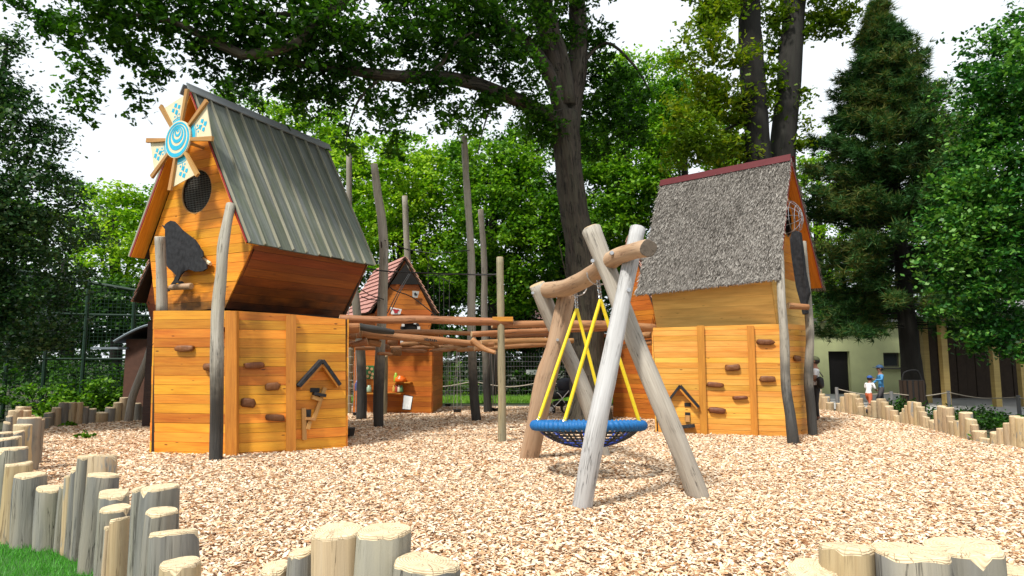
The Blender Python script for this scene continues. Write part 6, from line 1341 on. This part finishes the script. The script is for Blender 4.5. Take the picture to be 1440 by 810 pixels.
def cap(T, M, loc, hd, H, mat, brim=True, fwd=1):
    mb = MB(); K = 14; v = []; f = []
    for j in range(5):
        ph = j/4*math.pi/2*.98
        for k in range(K): a = 6.283*k/K; v.append(loc(hd+Vector((.07*math.cos(a)*math.cos(ph), .074*math.sin(a)*math.cos(ph)-.002, .022+.062*math.sin(ph)))))
    for j in range(4):
        for k in range(K): k2 = (k+1) % K; f.append([j*K+k, j*K+k2, (j+1)*K+k2, (j+1)*K+k])
    f.append([4*K+k for k in range(K)]); mb.add(v, f)
    c = mb.build('cap', mat, T, smooth=True)
    if brim: slab('brim', [loc(hd+Vector((x, y, .024))) for x, y in ((-.06, .05), (-.05, .1), (-.02, .13), (.02, .13), (.05, .1), (.06, .05))], Vector((0, 0, .008*H)), UP, mat, c)
RAD = dict(pelvis=(.075, .055), waist=(.068, .048), chest=(.085, .058), neck=.028, jaw=.042, head=(.054, .06), crown=.036, sh=.036, el=.026, wr=.018, pa=(.021, .012), hip=.056, kn=.036, an=.023, to=.022)
def joints(**o):
    J = dict(pelvis=(0, 0, .52), waist=(0, 0, .61), chest=(0, 0, .74), neck=(0, 0, .835), jaw=(0, .012, .885), head=(0, .006, .93), crown=(0, 0, .965),
             shl=(-.10, 0, .80), ell=(-.135, -.01, .635), wrl=(-.14, .02, .50), pal=(-.14, .03, .455), shr=(.10, 0, .80), elr=(.135, -.01, .635), wrr=(.14, .02, .50), par=(.14, .03, .455),
             hipl=(-.05, 0, .49), knl=(-.055, .01, .27), anl=(-.055, -.01, .05), tol=(-.06, .07, .02), hipr=(.05, 0, .49), knr=(.055, .01, .27), anr=(.055, -.01, .05), tor=(.06, .07, .02)); J.update(o); return J
SKIN = plain('skin', (.42, .23, .15), .55); SKIND = plain('tanned skin', (.28, .14, .09), .55); MOUTH = plain('lips', (.3, .1, .09), .5)
def region(top, bottom, sleeve, leg, shoe=3, skin=0, ts=1, bs=2):
    def fn(a, b, t, c):
        n_ = a[:-1] if a[-1] in 'lr' and a not in ('neck',) else a; m_ = b[:-1] if b[-1] in 'lr' else b
        if m_ == 'to' or n_ == 'to': return shoe
        if m_ in ('jaw', 'head', 'crown') or a in ('jaw', 'head', 'crown'): return skin
        if m_ == 'neck' and t > .7: return skin
        if m_ in ('wr',): return ts if t < sleeve-1 else skin
        if m_ in ('pa', 'th') or n_[0] in 'fgp' and n_ != 'pelvis': return skin
        if m_ == 'el': return ts if t < sleeve else skin
        if m_ == 'sh': return ts
        if m_ == 'kn': return bs if t < leg else skin
        if m_ == 'an': return bs if t < leg-1 else skin
        if m_ == 'hip' or a == 'pelvis' and t < .4: return bs
        return ts
    return fn
SHOE = matc('dark shoe', (.03, .03, .035)); H = 1.66
TW = matc('white shirt', (.75, .75, .76)); PK = matc('black trousers', (.015, .015, .018)); HB = plain('black hair', (.015, .012, .01), .5); KH = matc('khaki green cap', (.09, .10, .045)); BC = matc('blue cap', (.02, .08, .3)); BLT = matc('blue long sleeved shirt', (.06, .25, .5)); OR = matc('orange red shorts', (.5, .12, .05)); DG = matc('dark grey trousers', (.05, .045, .05)); NV = matc('navy cap', (.02, .06, .14))
b = G(1149, 600); b = P(1149, 560, 17.2); b.z = 0
T, M, loc, hd, bo_ = person('adult in white shirt and khaki cap with black bag, half hidden by the pole', b, 1.66, R(60), joints(ell=(-.13, .0, .66), wrl=(-.08, .1, .62), pal=(-.05, .135, .62), elr=(.13, 0, .66), wrr=(.09, .1, .6), par=(.05, .14, .6), knr=(.055, .05, .27)), dict(RAD), dict(mats=[SKIND, TW, PK, SHOE], fn=region(0, 0, .7, 2), skin=SKIND, mouth=MOUTH, hair=HB))
cap(T, M, loc, hd, 1.66, KH)
bg_ = P(1153.5, 538, 16.95); v, f = blobmesh(bg_, M.to_3x3() @ Vector((.12, 0, 0)), M.to_3x3() @ Vector((0, .08, 0)), Vector((0, 0, .15)), 4, .7, .12); o = mobj('shoulder_bag', v, f, M_BLACK, None, bg_, True); tag(o, 'black shoulder bag hanging on the adult in white', 'bag')
mb = MB(); rope(mb, [bg_+Vector((-.05, .05, .15)), loc((.12, 0, .82)), bg_+Vector((.05, -.05, .15))], .014, 10, 5); mb.build('strap', M_BLACK, o)
b = P(1222, 560, 19.2); b.z = 0
T, M, loc, hd, bo_ = person('small child in white shirt, orange shorts and blue cap running', b, 1.12, R(-60), joints(ell=(-.12, .05, .68), wrl=(-.09, .16, .66), pal=(-.08, .2, .67), elr=(.14, .06, .68), wrr=(.1, .19, .62), par=(.09, .24, .62), knl=(-.05, .12, .30), anl=(-.05, .04, .1), tol=(-.05, .11, .07), knr=(.05, -.05, .28), anr=(.05, -.22, .12), tor=(.05, -.2, .05), chest=(0, .05, .74), neck=(0, .07, .83), jaw=(0, .085, .88), head=(0, .085, .925), crown=(0, .08, .96), shl=(-.1, .05, .8), shr=(.1, .05, .8)), dict(RAD, head=(.066, .07), jaw=.05), dict(mats=[SKIND, TW, OR, SHOE], fn=region(0, 0, 1.2, .85), skin=SKIND, mouth=MOUTH, hair=HB))
cap(T, M, loc, hd, 1.12, BC)
v, f = blobmesh(loc(hd+Vector((0, .045, -.03))), M.to_3x3() @ Vector((.05, 0, 0)), M.to_3x3() @ Vector((0, .03, 0)), Vector((0, 0, .045)), 1, 1., .0, 10, 6); mobj('face_mask', v, f, M_BLACK, T, smooth=True)
b = P(1240, 560, 19.4); b.z = 0
T, M, loc, hd, bo_ = person('taller child in blue long sleeved shirt and navy cap, arm bent to the chest', b, 1.42, R(75), joints(ell=(-.16, .02, .70), wrl=(-.07, .11, .70), pal=(-.03, .13, .71), elr=(.17, .03, .69), wrr=(.1, .13, .62), par=(.07, .17, .6), knl=(-.06, .1, .30), anl=(-.06, .05, .08), tol=(-.06, .12, .04), knr=(.06, -.02, .27)), dict(RAD, head=(.06, .064)), dict(mats=[SKIND, BLT, DG, SHOE], fn=region(0, 0, 2.2, 2), skin=SKIND, mouth=MOUTH, hair=HB))
cap(T, M, loc, hd, 1.42, NV)
# stroller
q = P(792, 570, 19.6); q.z = 0; T = empty('stroller', q, 'black baby stroller with white frame standing behind the swing beside the oak', 'stroller')
def wheel(c, r):
    mb = MB(); v, f, uv, _ = tube([c+Vector((math.cos(a)*r, 0, math.sin(a)*r)) for a in np.linspace(0, 6.283, 21)], .022, 6); mb.add(v, f, uv); w_ = mb.build('wheel', M_BLACK, T)
    mb = MB()
    for k in range(6): a = k*math.pi/3; rope(mb, [c, c+Vector((math.cos(a)*r, 0, math.sin(a)*r))], .009, 1, 5)
    v, f, uv, m = tube([c-Vector((0, .03, 0)), c+Vector((0, .03, 0))], .035, 8); mb.add(v, f, uv); mb.build('spokes', M_WHITE, w_)
for x, y, r in ((.12, -.25, .17), (.12, .25, .17), (-.38, -.22, .12), (-.38, .22, .12)): wheel(q+Vector((x, y, r)), r)
for y in (-.22, .22):
    mb = MB(); rope(mb, [q+Vector((-.38, y, .12)), q+Vector((.0, y, .5)), q+Vector((.42, y, 1.0))], .016, 6, 6); rope(mb, [q+Vector((.12, y, .17)), q+Vector((-.1, y, .55)), q+Vector((-.2, y, .62))], .014, 5, 6); mb.build('frame_tube', M_WHITE, T)
mb = MB(); rope(mb, [q+Vector((.42, -.22, 1.0)), q+Vector((.5, 0, 1.05)), q+Vector((.42, .22, 1.0))], .022, 6, 6); mb.build('handle', M_BLACK, T)
v, f = blobmesh(q+Vector((-.02, 0, .58)), Vector((.32, 0, .08)), Vector((0, .2, 0)), Vector((0, 0, .13)), 2, .6, .05); mobj('seat', v, f, M_BLACK, T, smooth=True)
v, f = blobmesh(q+Vector((.08, 0, .84)), Vector((.27, 0, 0)), Vector((0, .21, 0)), Vector((0, 0, .22)), 3, .9, .03); mobj('canopy', v, f, matc('dark grey fabric', (.03, .033, .045)), T, smooth=True)
v, f = blobmesh(q+Vector((-.1, 0, .3)), Vector((.2, 0, 0)), Vector((0, .16, 0)), Vector((0, 0, .09)), 5, .7, .1); mobj('basket', v, f, M_BLACK, T, smooth=True)
